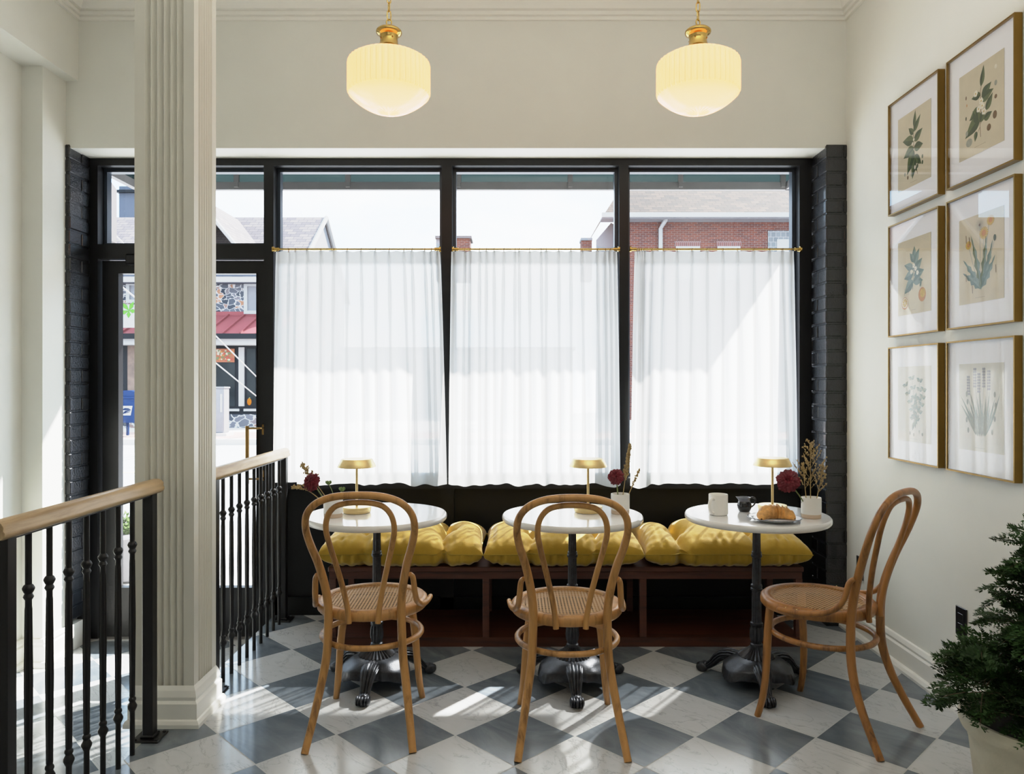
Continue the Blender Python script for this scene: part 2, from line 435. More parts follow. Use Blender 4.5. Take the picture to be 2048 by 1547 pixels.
mt['pot'] = M('cream_stone_pot', (.62,.57,.44), .75, var=.06, scale=14, bump=.15, bscale=90)
mt['soil'] = M('soil', (.03,.022,.015), .95, var=.3, scale=40)
mt['plug'] = M('black_plastic', (.012,.012,.013), .3)
mt['opal'] = m_emit_glass('lit_opal_glass', (2.6,1.06,.52), (2.3,.82,.32), 1.0)

# ------------------------------------------------------------------ geometry constants
ZW, ZN, ZG = 4.03, 4.21, 4.31          # wall face, window-frame face, glass
XR, XL, XB = 1.79, -2.523, -2.348       # right wall, left wall, beam face
STEP = .138; XE = -1.35                 # entry is one step lower, left of XE
CEIL = 3.40; YB = -3.2
H = 1.3; F = 1495.0
def PX(px, Y): return (px-1028)*Y/F     # width on the photo -> metres at depth Y
def PZ(py, Y): return H-(py-768)*Y/F

# ------------------------------------------------------------------ room shell
b = MB(); b.box(XE, XR+.1, YB, ZN+.15, -.3, 0)
struct(b.build('floor', mt['floor'], smooth=False))
b = MB(); b.box(XL-.1, XE, YB, ZN+.25, -.4, -STEP)
struct(b.build('floor_entry', mt['floor'], smooth=False))
b = MB(); b.box(XL-.3, XR+.3, YB-.1, ZW+.4, CEIL, CEIL+.1); struct(b.build('ceiling', mt['ceil'], smooth=False))
b = MB(); b.box(XR, XR+.2, YB-.1, ZW+.5, -.3, CEIL); struct(b.build('wall_right', mt['wall'], smooth=False))
b = MB(); b.box(XL-.2, XL, YB-.1, ZW+.5, -.4, CEIL)
b.box(XL, -2.416, 3.83, ZW, -STEP, 2.931)                # pilaster beside the entrance
struct(b.build('wall_left', mt['wall'], smooth=False))
b = MB(); b.box(XL-.02, XB, YB, ZW+.05, 2.931, CEIL+.05); struct(b.build('wall_beam', mt['wall'], smooth=False))
b = MB(); b.box(XL-.2, XR+.2, YB-.2, YB, -.4, CEIL); struct(b.build('wall_rear', mt['wall'], smooth=False))
SOF = 2.572
b = MB(); b.box(XL-.02, XR+.02, ZW, ZG+.14, SOF, CEIL+.05)
b.box(XL-.02, -2.425, ZW, ZG+.14, -.4, SOF)
struct(b.build('wall_front', mt['wall'], smooth=False))
# white-painted sunlit base of the left jamb, below the black brick
b = MB(); b.box(-2.43, -2.385, ZW-.012, ZW+.11, -STEP, .0); struct(b.build('trim_1', mt['trim'], smooth=False))
# brick piers
def brick_pier(name, x0, x1, y0, y1, z0, z1, side):
    """core plus individually laid bricks on the room face (-Y) and the reveal face (side = +1: +X, -1: -X)"""
    rnd = random.Random(name); b = MB(); b.box(x0, x1, y0, y1, z0, z1)
    rh, L, j = .0735, .205, .010; n = int((z1-z0)/rh); dz = (z1-z0)/n
    for k in range(n):
        za, zb = z0+k*dz+j/2, z0+(k+1)*dz-j/2
        t = rnd.uniform(-.0015,.0015)
        # room face
        cuts = [x0, x1] if k % 2 or (x1-x0) < .06 else [x0, x0+(x1-x0)*.82, x1]
        for a_, c_ in zip(cuts[:-1], cuts[1:]):
            pr = .005+rnd.uniform(-.0015,.002)
            b.box(a_+(0 if a_ == x0 else j/2), c_-(0 if c_ == x1 else j/2), y0-pr, y0+.004, za+t, zb+t, bev=.0025)
        # reveal face
        yy = [y0-.004, y0+.105, y1] if k % 2 else [y0-.004, y0+.185, y1]
        xf = x1 if side > 0 else x0
        for a_, c_ in zip(yy[:-1], yy[1:]):
            pr = .005+rnd.uniform(-.002,.0025)
            bx = (xf-.004, xf+pr) if side > 0 else (xf-pr, xf+.004)
            b.box(bx[0], bx[1], a_+(0 if a_ == yy[0] else j/2), c_-j/2, za+t, zb+t, bev=.003)
    return b.build(name, mt['brickblack'], angle=25)
struct(brick_pier('wall_pier_left', -2.425, -2.395, ZW-.002, ZN+.02, .02, 2.591, 1))
b = MB(); b.box(-2.42, -2.394, ZW+.11, ZG+.1, -STEP, 0.03); b.box(-2.42, -2.394, ZN, ZG+.1, 0, 2.58); struct(b.build('trim_5', mt['black'], smooth=False))
struct(brick_pier('wall_pier_right', 1.682, XR, ZW-.008, ZN+.03, 0, 2.588, -1))
# crown moulding, mitred round the room
prof = [(0,3.257),(.014,3.257),(.016,3.270),(.011,3.273),(.011,3.278),(.024,3.281),(.026,3.296),(.020,3.299),(.020,3.303),(.036,3.308),(.044,3.322),(.056,3.338),(.066,3.344),(.066,3.352),(.076,3.36),(.09,3.362),(.098,3.38),(.098,3.41)]
b = MB(); b.grid([[(XB+d,YB,h),(XB+d,ZW-d,h),(XR-d,ZW-d,h),(XR-d,YB,h)] for d, h in prof][::-1])
struct(b.build('trim_2', mt['trim'], smooth=False))
bp = [(.045,0),(.045,.012),(.036,.024),(.022,.028),(.022,.098),(.014,.106),(.018,.118),(.010,.135),(0,.138)]
b = MB(); b.grid([[(XR-d,ZW-.012,h),(XR-d,YB,h)] for d, h in bp], )
struct(b.build('baseboard_right', mt['trim'], smooth=False))
b = MB(); b.grid([[(XL+d,YB,h-STEP),(XL+d,3.83-d,h-STEP),(-2.416+d,3.83-d,h-STEP),(-2.416+d,ZW-.012,h-STEP)] for d, h in bp])
struct(b.build('baseboard_left', mt['trim'], smooth=False))
# fluted column on the step
CX0, CX1, CY0, CY1 = -1.447, -1.22, 2.85, 3.06
def flute_line(a0, a1, n=6, margin=.038, depth=.015):
    pts = [(a0, 0)]; w = (a1-a0-2*margin)/n
    for i in range(n):
        s = a0+margin+i*w
        pts.append((s+w*.08, 0))
        for k in range(1, 8):
            t = k/8; pts.append((s+w*(.08+.84*t), depth*math.sin(PI*t)))
        pts.append((s+w*.92, 0))
    pts.append((a1, 0)); return pts
ring = [(x, CY0+d) for x, d in flute_line(CX0, CX1)][:-1]
ring += [(CX1-d, y) for y, d in flute_line(CY0, CY1)][:-1]
ring += [(x, CY1-d) for x, d in [(CX0+CX1-x, d) for x, d in flute_line(CX0, CX1)]][:-1]
ring += [(CX0+d, y) for y, d in [(CY0+CY1-y, d) for y, d in flute_line(CY0, CY1)]][:-1]
b = MB(); b.grid([[(x, y, -STEP) for x, y in ring], [(x, y, CEIL) for x, y in ring]], closed=True)
cp = [(.030,0),(.030,.014),(.024,.026),(.018,.030),(.018,.088),(.010,.098),(.014,.112),(.008,.135),(0,.152)]
rows = []
for d, h in cp:
    rows.append([(CX0-d,CY0-d,h),(CX1+d,CY0-d,h),(CX1+d,CY1+d,h),(CX0-d,CY1+d,h)])
b2 = MB(); b2.grid(rows, closed=True)
colm = struct(b.build('column', mt['colm'], smooth=True, angle=35))
b2.build('column_base', mt['trim'], colm, smooth=False)
# ------------------------------------------------------------------ shopfront: frame, windows, bulkhead, door
SILL = .773
hz0, hz1 = PZ(331, ZN), SOF
mull = [(-1.4095,-1.3545), (-.407,-.349), (.593,.644), (1.608,1.677)]
b = MB()
b.box(-2.392, 1.68, ZN, ZG+.03, hz0, hz1)
for x0, x1 in mull: b.box(x0, x1, ZN, ZG+.03, -STEP if x0 < -1 else SILL-.02, hz0)
b.box(-2.392, -2.345, ZN, ZG+.03, -STEP, hz0)
tz0, tz1 = PZ(517, ZN), PZ(488, ZN)
b.box(-2.345, -1.4095, ZN, ZG+.03, tz0, tz1)
b.box(-1.3545, 1.68, ZN-.012, ZG+.03, SILL-.06, SILL)
struct(b.build('trim_3', mt['black'], smooth=False))
def sash(name, x0, x1, z0, z1, t=.018, stop=None):
    root = bpy.data.objects.new(name, None); col.objects.link(root); root['kind'] = 'structure'
    root.location = ((x0+x1)/2, ZG, z0); w = (x1-x0)/2; h = z1-z0
    f = MB()
    f.box(-w, w, -.035, .012, h-t, h); f.box(-w, w, -.035, .012, 0, t); f.box(-w, -w+t, -.035, .012, t, h-t); f.box(w-t, w, -.035, .012, t, h-t)
    f.build('window_frame', stop or mt['bluestop'], root, smooth=False)
    g = MB(); g.quad((-w+t,0,t),(w-t,0,t),(w-t,0,h-t),(-w+t,0,h-t)); g.build('pane', mt['glass'], root, smooth=False)
    return root
sash('window_1', -1.3545, -.407, SILL, hz0)
sash('window_2', -.349, .593, SILL, hz0)
sash('window_3', .644, 1.608, SILL, hz0)
sash('window_4', -2.345, -1.4095, tz1, hz0)
# panelled bulkhead below the windows
b = MB()
b.box(-1.3545, 1.68, ZN+.03, ZG+.05, 0, SILL-.06)
for x0, x1 in ((-1.3545,-1.30), (-.407-.01,-.349+.01), (.593-.01,.644+.01), (1.62,1.68)): b.box(x0, x1, ZN, ZN+.03, 0, SILL-.06)
b.box(-1.3545, 1.68, ZN, ZN+.03, 0, .10)
struct(b.build('wall_bulkhead', mt['panelblack'], smooth=False))
# entrance door
DY0, DY1 = ZN+.035, ZN+.08
dx0, dx1, dz0, dz1 = -2.338, -1.416, -STEP+.006, tz0-.006
gx0, gx1, gz0, gz1 = PX(238, DY0), PX(513, DY0), PZ(1174, DY0), PZ(547, DY0)
door = bpy.data.objects.new('door_1', None); col.objects.link(door); door['kind'] = 'structure'; door.location = (dx0, DY0, dz0)
def rel(o): o.location = (-dx0, -DY0, -dz0)
b = MB()
b.box(dx0, gx0, DY0, DY1, dz0, dz1); b.box(gx1, dx1, DY0, DY1, dz0, dz1)
b.box(gx0, gx1, DY0, DY1, gz1, dz1); b.box(gx0, gx1, DY0, DY1, dz0, gz0)
for (xa, xb, za, zb) in ((gx0-.006,gx0,gz0,gz1),(gx1,gx1+.006,gz0,gz1),(gx0,gx1,gz1,gz1+.006),(gx0,gx1,gz0-.006,gz0)): b.box(xa, xb, DY0-.006, DY0, za, zb)
o = b.build('door_leaf', mt['black'], door, smooth=False); rel(o)
b = MB(); b.quad((gx0,DY0+.022,gz0),(gx1,DY0+.022,gz0),(gx1,DY0+.022,gz1),(gx0,DY0+.022,gz1)); rel(b.build('pane', mt['glass'], door, smooth=False))
hx, hy = PX(495, 4.17), 4.165
b = MB(); b.tube([(hx,hy,PZ(967,4.17)),(hx,hy,PZ(851,4.17))], .0105, seg=14, spline=False)
for zz in (PZ(856,4.17), PZ(957,4.17)): b.tube([(hx,hy,zz),(hx+.062,hy,zz),(hx+.075,hy+.02,zz),(hx+.078,DY0,zz)], .006, seg=10)
for zz in (PZ(860,4.17), PZ(953,4.17)): b.box(hx+.055, hx+.098, DY0-.008, DY0, zz-.03, zz+.03, bev=.004)
o = b.build('pull_handle', mt['brass_old'], door); rel(o); o['label'] = 'aged brass pull handle'
b = MB(); b.tube([(hx+.083,DY0+.001,PZ(897,4.2)),(hx+.083,DY0-.012,PZ(897,4.2))], .019, seg=20, spline=False)
rel(b.build('lock_cylinder', mt['iron'], door))
b = MB(); b.box(-2.18, -1.86, DY0-.06, DY0, dz1-.03, dz1+.03, bev=.008)
b.tube([(-2.10,DY0-.05,dz1-.03),(-2.10,DY0-.06,dz1-.05),(-1.92,DY0-.16,dz1-.05)], .011, seg=8)
rel(b.build('door_closer', mt['iron'], door))
b = MB(); b.box(-2.392, XE, ZN-.01, ZG+.2, -STEP, -STEP+.006); struct(b.build('trim_4', M('grey_threshold', (.35,.34,.33), .4, metal=.6), smooth=False))

# ------------------------------------------------------------------ curtains and rods
def curtain(x_left, x_right, pleats_px, zr, label_c, label_r, seed, bl=0, brr=0, bunch=None):
    rnd = random.Random(seed)
    Yc = ZN-.028
    # rod
    rx0, rx1 = x_left, x_right
    rod = thing('curtain_rod', label_r, 'curtain rod', ((rx0+rx1)/2, Yc, zr), 0, 'brass cafe curtain rods')
    w = (rx1-rx0)/2
    q = MB(); q.tube([(-w,0,0),(w,0,0)], .0055, seg=12, spline=False); q.build('pole', mt['brass_pol'], rod)
    for s in (-1, 1):
        q = MB(); q.tube([(s*(w-.002),0,0),(s*(w-.035),0,0)], .0095, seg=14, spline=False)
        q.tube([(s*(w-.008),0,0),(s*(w+.001),0,0)], .016, seg=18, spline=False)
        q.tube([(s*(w-.006),0,0),(s*(w-.004),.02,-.002),(s*(w-.004),.0275,-.004)], .006, seg=10)
        q.build('bracket', mt['brass_pol'], rod)
    pl = [PX(p, Yc) for p in pleats_px]
    x0, x1 = pl[0]-.012, pl[-1]+.012; xm0 = 0
    top, bot = zr-.012, .757
    NX, NZ = 620, 60
    drift = [rnd.uniform(-.012,.012) for _ in pl]; ampb = [rnd.uniform(.6,1.25) for _ in pl]; wb = [rnd.uniform(.016,.028) for _ in pl]
    mids = [((pl[i]+pl[i+1])/2+rnd.uniform(-.01,.01), rnd.uniform(.3,1)) for i in range(len(pl)-1)]
    verts = []; dens = []
    for k in range(NZ+1):
        t = k/NZ; t = t**1.0
        z = top+(bot-top)*t
        for i in range(NX+1):
            s = i/NX; x = x0+(x1-x0)*s
            y = 0; d = 0
            e = min(1, t/.055)
            calm = .35 if x < -1.2 else 1.0
            for p, dr, am, wd in zip(pl, drift, ampb, wb):
                pc = p+dr*t
                if t < .055: width = .0040+.0045*e**2; amp = .016; fw = .0032+.004*e**3
                else:
                    tt = (t-.055)/.945
                    width = .0085+(wd-.0085)*min(1,tt*1.6); amp = .013+.012*am*min(1,tt*2)
                    lens = math.sin(PI*min(1, tt/.30)) if tt < .30 else 0      # the pinch relaxes into a lens-shaped fold
                    fw = .0062+.0032*lens+(.35*wd*am-.002)*max(0, tt-.25)
                u = (x-pc)/width
                if abs(u) < 4: y -= calm*amp*math.exp(-.5*u*u)
                uf = (x-pc)/fw
                if abs(uf) < 3:
                    pln = 1/(1+abs(uf)**7)
                    edge = math.exp(-((abs(uf)-.85)/.28)**2)
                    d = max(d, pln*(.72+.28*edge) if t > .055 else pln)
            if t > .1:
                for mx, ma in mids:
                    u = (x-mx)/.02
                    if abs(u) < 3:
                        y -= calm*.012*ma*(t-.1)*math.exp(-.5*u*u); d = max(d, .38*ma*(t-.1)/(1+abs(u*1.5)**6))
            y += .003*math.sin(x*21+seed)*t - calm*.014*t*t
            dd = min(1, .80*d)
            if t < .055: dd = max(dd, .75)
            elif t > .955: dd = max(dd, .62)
            hem_dip = y*.30*max(0, (t-.86)/.14)
            # bottom edge spreads a little
            xx = x + (-(bl)*(1-s) + brr*s)*t**.8
            zz = z + hem_dip + (.003*math.sin(x*24+seed*2))*max(0,t-.9)*10 + (0.0 if t > .06 else -.006*math.cos(PI*2*(x-pl[0])/.07)*(1-e)*.4)
            verts.append((xx, y, zz)); dens.append(dd)
    xm = (x0+x1)/2
    verts = [(x-xm, y, z-zr) for x, y, z in verts]
    fs = []
    n = NX+1
    for k in range(NZ):
        for i in range(NX): fs.append((k*n+i, (k+1)*n+i, (k+1)*n+i+1, k*n+i+1))
    q = MB(); q.add(verts, fs)
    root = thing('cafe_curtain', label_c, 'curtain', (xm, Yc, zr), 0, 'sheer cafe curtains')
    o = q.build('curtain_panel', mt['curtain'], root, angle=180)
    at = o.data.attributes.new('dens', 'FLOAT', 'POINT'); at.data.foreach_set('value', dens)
    for p in pl:
        q = MB(); rr = .0095
        q.tube([(p-xm+.0015*math.cos(a), rr*math.sin(a), -.004+rr*math.cos(a)) for a in [2*PI*j/14 for j in range(14)]], .0014, seg=6, closed=True, sub=1)
        q.tube([(p-xm,-.004,-.013),(p-xm,-.012,-.02)], .0014, seg=6, spline=False)
        q.build('ring', mt['brass_old'], root)
c1 = [556]+[540+x/2.974 for x in (112,152,222,303,380,460,543,627,709,797,845,920,960)]+[876]
c2 = [907]+[880+x/2.974 for x in (147,178,235,276,322,380,447,470,533,602,632,706,778,846,937,985,1012)]+[1230]
c3 = [1274]+[1240+x/2.975 for x in (115,128,142,190,258,340,428,518,612,700,795,890,967)]+[1583]
zr = PZ(498, ZN-.028)
curtain(-1.350, -.410, c1, zr, 'sheer white cafe curtain beside the entrance door, its right edge over the mullion', 'thin brass rod of the curtain nearest the door', 3, bl=.012, brr=.042)
curtain(-.345, .590, c2, zr, 'sheer white cafe curtain in the middle window pane', 'thin brass rod across the middle window', 5, bl=.012, brr=.012)
curtain(.648, 1.606, c3, zr, 'sheer white cafe curtain by the right brick pier, bunched at left', 'thin brass rod ending at the right brick pier side', 8, bl=.035, brr=.012)

# ------------------------------------------------------------------ railings
def baluster_mesh(top):
    q = MB(); pr = []
    def kn(z):  # knuckle: big ring and small ring
        return [(.0085,z-.030),(.011,z-.026),(.0135,z-.021),(.0115,z-.016),(.0095,z-.012),(.012,z-.008),(.0155,z),(.0155,z+.004),(.012,z+.011),(.0085,z+.014)]
    lo = [(.0085,0),(.0085,.145)] + [(r, z) for r, z in kn(.182)]
    lo = lo[:2] + [(.0085,.152),(.012,.160),(.0155,.168),(.0155,.174),(.012,.181),(.0095,.187),(.0125,.194),(.0115,.2),(.0085,.204)]
    midz = [(.0095,.21,.0),(.0095,.23,.25),(.0115,.45,.25),(.0115,.5,.25),(.0095,.68,.25),(.0085,.69,.0)]
    up = kn(.735) + [(.0085,top)]
    q.lathe([(r*1.0,z) for r, z in lo]+midz+[(r,z) for r, z in up], seg=24, flute=8)
    return q
def railing(label, X, y_posts, ys, y0, y1, group):
    root = thing('stair_railing', label, 'railing', (X, y_posts[0], 0), 0, group)
    oy = y_posts[0]
    for y in y_posts:
        q = MB(); q.box(-.019,.019,y-oy-.019,y-oy+.019,.006,.90,bev=.002)
        p = q.build('post', mt['iron'], root, smooth=False)
        q = MB(); q.box(-.05,.05,y-oy-.045,y-oy+.045,0,.008,bev=.003); q.box(-.026,.026,y-oy-.026,y-oy+.026,.008,.018,bev=.003)
        for sx in (-1,1):
            for sy in (-1,1): q.lathe([(.007,.008),(.007,.011),(.004,.013)], 8, (sx*.038, y-oy+sy*.034, 0))
        q.build('base_plate', mt['iron'], p, smooth=False)
    for y in ys:
        baluster_mesh(.90).build('baluster', mt['iron'], root, loc=(0, y-oy, 0))
    # flat steel bar under the wood, and the moulded handrail
    sec = [(-.030,.905),(-.031,.915),(-.026,.920),(-.027,.932),(-.020,.942),(-.008,.947),(.008,.947),(.020,.942),(.027,.932),(.026,.920),(.031,.915),(.030,.905),(.018,.896),(-.018,.896)]
    rows = []
    for yy, k in ((y0,.93),(y0+.006,1),(y1-.006,1),(y1,.93)):
        rows.append([(x*k, yy-oy, .92+(z-.92)*k) for x, z in sec])
    q = MB(); q.grid(rows, closed=True); n = len(sec)
    q.add(rows[0], [tuple(range(n))]); q.add(rows[-1], [tuple(range(n))[::-1]])
    q.build('handrail', mt['rail'], root, angle=50)
    q = MB(); q.box(-.012,.012,y0-oy+.03,y1-oy-.03,.890,.8965); q.build('top_bar', mt['iron'], root, smooth=False)
railing('black iron railing with oak handrail in front of the fluted column', -1.34, (1.968, 2.75), [2.063+i*.0935 for i in range(7)], 1.925, 2.805, 'stair railings')
railing('black iron railing with oak handrail running from the column to the window', -1.272, (3.165, 4.125), [3.268+i*.0975 for i in range(9)], 3.10, 4.155, 'stair railings')

# ------------------------------------------------------------------ bench and cushions
BX0, BX1, BY0, BY1 = PX(658,3.7), PX(1605,3.7), 3.70, 4.165
bench = thing('window_bench', 'long low dark mahogany bench with open shelf under the windows', 'bench', ((BX0+BX1)/2, BY0, 0))
ox = (BX0+BX1)/2; W = (BX1-BX0)/2; D = BY1-BY0
q = MB(); q.box(-W-.004, W+.004, -.008, D, .372, .398, bev=.004); q.build('seat_board', mt['bench'], bench, smooth=False)
q = MB(); q.box(-W, W, .004, .026, .336, .372); q.build('apron', mt['bench'], bench, smooth=False)
q = MB(); q.box(-W, W, .004, .026, 0.0, .046); q.build('plinth', mt['bench'], bench, smooth=False)
q = MB(); q.box(-W+.002, W-.002, .026, D, .028, .046); q.build('shelf', mt['bench'], bench, smooth=False)
for xx in (-W, PX(965,3.7)-ox, PX(1280,3.7)-ox, W-.032):
    q = MB(); q.box(xx, xx+.034, .004, .036, .046, .336, bev=.002); q.build('upright', mt['bench'], bench, smooth=False)
    q = MB(); q.box(xx, xx+.034, D-.036, D-.002, .046, .372, bev=.002); q.build('upright', mt['bench'], bench, smooth=False)
for xx in (-W, W-.02):
    q = MB(); q.box(xx, xx+.02, .036, D-.036, .325, .372); q.build('side_rail', mt['bench'], bench, smooth=False)

def cushion(x0, x1, label, tufts, seed, zbot=.399):
    rnd = random.Random(seed)
    a = (x1-x0)/2; bb = .262; cx = (x0+x1)/2; cy = 3.645+bb
    seam = .068; T = .120
    NU, NV = 150, 60
    ph = [rnd.uniform(0, 6.28) for _ in range(8)]
    def prof(u, v): return ((1-abs(u)**4.6)*(1-abs(v)**2.6))
    def pos(u, v, top):
        x = a*u*(1-.035*(1-v*v)); y = bb*v*(1-.04*(1-u*u))
        e = max(0, prof(u, v))
        edge = max(abs(u), abs(v))
        # gathers along the seam
        g = math.sin(x*92+ph[0]+2*math.sin(x*17+ph[1]))*.55 + math.sin(x*151+ph[2])*.45 + math.sin(y*110+ph[3])*.3
        k = max(0, (abs(v)-.62)/.38) if abs(v) > abs(u) else max(0, (abs(u)-.75)/.25)*.7
        gro = sum(math.exp(-((u-tu)*a)**2/(2*.018**2))*min(1, cs/.05) for tu, tv, dp, cs in tufts)
        if v < -.45: y += .030*gro*min(1, (-v-.45)/.4)
        if top:
            z = T*(e**.30)*(.80+.20*(1-v*v))*(1-.10*max(0,-v))
            z += .007*math.sin(x*13+ph[4])*math.sin(y*11+ph[5])*e
            z += .0075*g*k*(1-k)*4*(.35+.65*(.5+.5*math.sin(x*23+ph[5]))) if v < 0 else 0
            for tu, tv, dep, crease in tufts:
                dx = (u-tu)*a; dy = (v-tv)*bb
                z -= dep*math.exp(-(dx*dx+dy*dy)/(2*.040**2))
                # gathered folds radiating from the button
                rr = math.hypot(dx, dy); an = math.atan2(dy, dx)
                z -= .010*math.exp(-rr/.07)*(.5+.5*math.cos(an*7+ph[6]))
                # groove towards front / back
                wv = .012*math.sin(y*28+ph[7])
                side = 1 if dy > 0 else .75
                z -= crease*side*(.62*math.exp(-((dx+wv)**2)/(2*.013**2))+.55*math.exp(-((dx+wv)**2)/(2*.045**2)))*(e**.25)
            z = max(z, .004*(1-edge)) if edge < .999 else 0
            return (x, y, seam+z)
        z = -seam*min(1, (e**.30)*1.25)
        # side wall bulges out and gathers under the seam
        s = 1+.012*math.sin(x*80+ph[2])*k
        y2 = y + (-.010 if v < 0 else .008)*k*(.4+.6*g)
        return (x*s, y2, max(0, seam+z+.006*g*k*(1-k)*4+.02*gro*k))
    q = MB()
    def warp(t): return math.sin(t*PI/2)*.75+t*.25
    us = [warp(-1+2*i/NU) for i in range(NU+1)]; vs = [warp(-1+2*j/NV) for j in range(NV+1)]
    q.grid([[pos(u, v, True) for u in us] for v in vs]); q.grid([[pos(u, v, False) for u in us][::-1] for v in vs])
    o = q.build('bench_cushion', mt['velvet'], None, angle=180, loc=(cx, cy, zbot))
    tag(o, label, 'cushion', 'mustard bench cushions')
    # seam piping
    ringp = []
    for (f, n) in ((lambda t: (t,-1), 60), (lambda t: (1,t), 20), (lambda t: (-t,1), 60), (lambda t: (-1,-t), 20)):
        for i in range(n):
            u, v = f(-1+2*i/n); p = pos(u*.999, v*.999, True); ringp.append((p[0]*1.002, p[1]*1.003, seam))
    q = MB(); q.tube(ringp, .0035, seg=6, closed=True, sub=1); q.build('piping', mt['piping'], o)
    for tu, tv, dep, cr in tufts:
        p = pos(tu, tv, True); q = MB(); q.ball((p[0], p[1], p[2]+.002), (.009,.009,.004)); q.build('button', mt['piping'], o)
cushion(-.957, -.153, 'mustard velvet bench cushion at the left end, behind the left chair', [(-.47,-.25,.05,.030), (.52,-.15,.055,.062)], 1)
cushion(-.146, .636, 'mustard velvet bench cushion in the middle, behind the middle chair', [(-.42,-.2,.05,.055), (.42,-.15,.05,.055)], 2)
cushion(.643, 1.457, 'mustard velvet bench cushion at the right end, behind the table with the croissant', [(-.56,-.15,.055,.060), (.36,-.2,.05,.042)], 4)

# ------------------------------------------------------------------ tables
def cafe_table(x, y, rz, label):
    root = thing('cafe_table', label, 'table', (x, y, 0), R(rz), 'round marble cafe tables')
    q = MB(); r = .306
    q.lathe([(r-.03,.708),(r-.006,.7085),(r-.001,.714),(r,.722),(r-.001,.730),(r-.006,.7355),(r-.012,.736),(.15,.736),(.001,.736)], 96)
    q.build('tabletop', mt['marble'], root)
    q = MB()
    q.lathe([(.075,.700),(.075,.7075)], 24)
    q.lathe([(.03,.66),(.04,.69),(.06,.7)], 24)
    q.build('top_plate', mt['cast'], root)
    q = MB(); fl = .13
    pr = [(.0215,.262,fl),(.0205,.40,fl),(.0200,.402,0),(.025,.405),(.025,.413),(.0215,.416),(.024,.42),(.024,.428),(.020,.432),(.0195,.434,fl),(.0185,.545,fl),(.0185,.547,0),(.022,.549),(.0235,.555),(.022,.561),(.020,.563),(.0215,.568),(.0195,.573),(.0180,.575,fl),(.0165,.68,fl)]
    q.lathe(pr, 72, flute=12); q.build('pole', mt['cast'], root)
    q = MB()
    q.lathe([(.017,.168),(.021,.176),(.027,.19,.2),(.030,.21,.25),(.028,.235,.25),(.025,.247,.2),(.0265,.252),(.0275,.257),(.0265,.264),(.022,.268)], 64, flute=10)
    q.lathe([(.022,.158),(.0265,.163),(.0265,.171),(.021,.176)], 40)
    q.lathe([(.077,.118,.09),(.079,.122,.09),(.070,.130,.14),(.052,.141,.16),(.037,.152,.16),(.028,.162,.12)], 112, flute=28)
    q.build('collar', mt['cast'], root)
    # domed body with raised panels between the feet
    rows = []
    for rr, zz, bul in ((.06,.122,0),(.085,.119,0),(.110,.108,.02),(.130,.094,.045),(.139,.088,.06),(.142,.083,.07),(.147,.060,.10),(.145,.052,.11),(.13,.052,.09),(.05,.06,0)):
        row = []
        for j in range(144):
            t = 2*PI*j/144; m3 = math.cos(3*(t-R(90)))  # +1 midway between the feet
            k = 1+bul*m3*.9-(.05*bul*6*(1 if m3 < -.55 else 0))
            carve = .0035*math.cos(t*36)*(1 if (.056 < zz < .082 and m3 > .55) else 0)
            row.append(((rr*k+carve)*math.cos(t), (rr*k+carve)*math.sin(t), zz-(.016*bul/.08*max(0,m3)**2)))
        rows.append(row)
    q = MB(); q.grid(rows[::-1], closed=True); q.build('base_dome', mt['cast'], root)
    for a in (30, 150, 270):
        q = MB(); path = [(.075,.100),(.115,.103),(.150,.094),(.178,.072),(.198,.048),(.218,.030),(.236,.024)]
        hw = [.032,.037,.034,.028,.0235,.020,.018]; hh = [.022,.024,.024,.022,.018,.015,.014]
        rows = []
        N = 30
        for i in range(N+1):
            t = i/N*(len(path)-1); k = min(int(t), len(path)-2); f = t-k
            pr_, pz_ = path[k][0]+(path[k+1][0]-path[k][0])*f, path[k][1]+(path[k+1][1]-path[k][1])*f
            w = hw[k]+(hw[k+1]-hw[k])*f; h_ = hh[k]+(hh[k+1]-hh[k])*f
            dr, dz = path[k+1][0]-path[k][0], path[k+1][1]-path[k][1]; L = math.hypot(dr, dz); nr, nz = -dz/L, dr/L
            row = []
            for j in range(72):
                an = 2*PI*j/72; ca, sa = math.cos(an), math.sin(an)
                fl_ = 1-.22*(.5+.5*math.cos(an*12))**2 if sa > -.3 else 1
                row.append((pr_+nr*sa*h_*fl_, ca*w*fl_, max(.004, pz_+nz*sa*h_*fl_)))
            rows.append(row)
        q.grid(rows, closed=True)
        # claw with toes and a small floor pad
        for s_, yy in ((.0,0),( .85,.0125),(-.85,-.0125),(1.6,.022),(-1.6,-.022)):
            q.ball((.250-abs(yy)*.35, yy, .019), (.027,.0088,.019), seg=10, rings=8)
        q.ball((.234,0,.028), (.018,.019,.014))
        q.lathe([(.012,.0),(.012,.006)], 12, (.247,0,0))
        rot = Matrix.Rotation(R(a), 3, 'Z')
        q.v = [tuple(rot @ Vector(v)) for v in q.v]
        q.build('leg', mt['cast'], root, angle=60)
    return root
T1, T2, T3 = (-.600, 3.27), (.254, 3.255), (1.056, 3.255)
cafe_table(*T1, -3, 'round white marble pedestal table with a lamp and a red flower, nearest the railing')
cafe_table(*T2, 0, 'round white marble pedestal table in the middle, behind the middle chair')
cafe_table(*T3, -7, 'round white marble pedestal table holding mug, black jug and croissant')
TT = .736

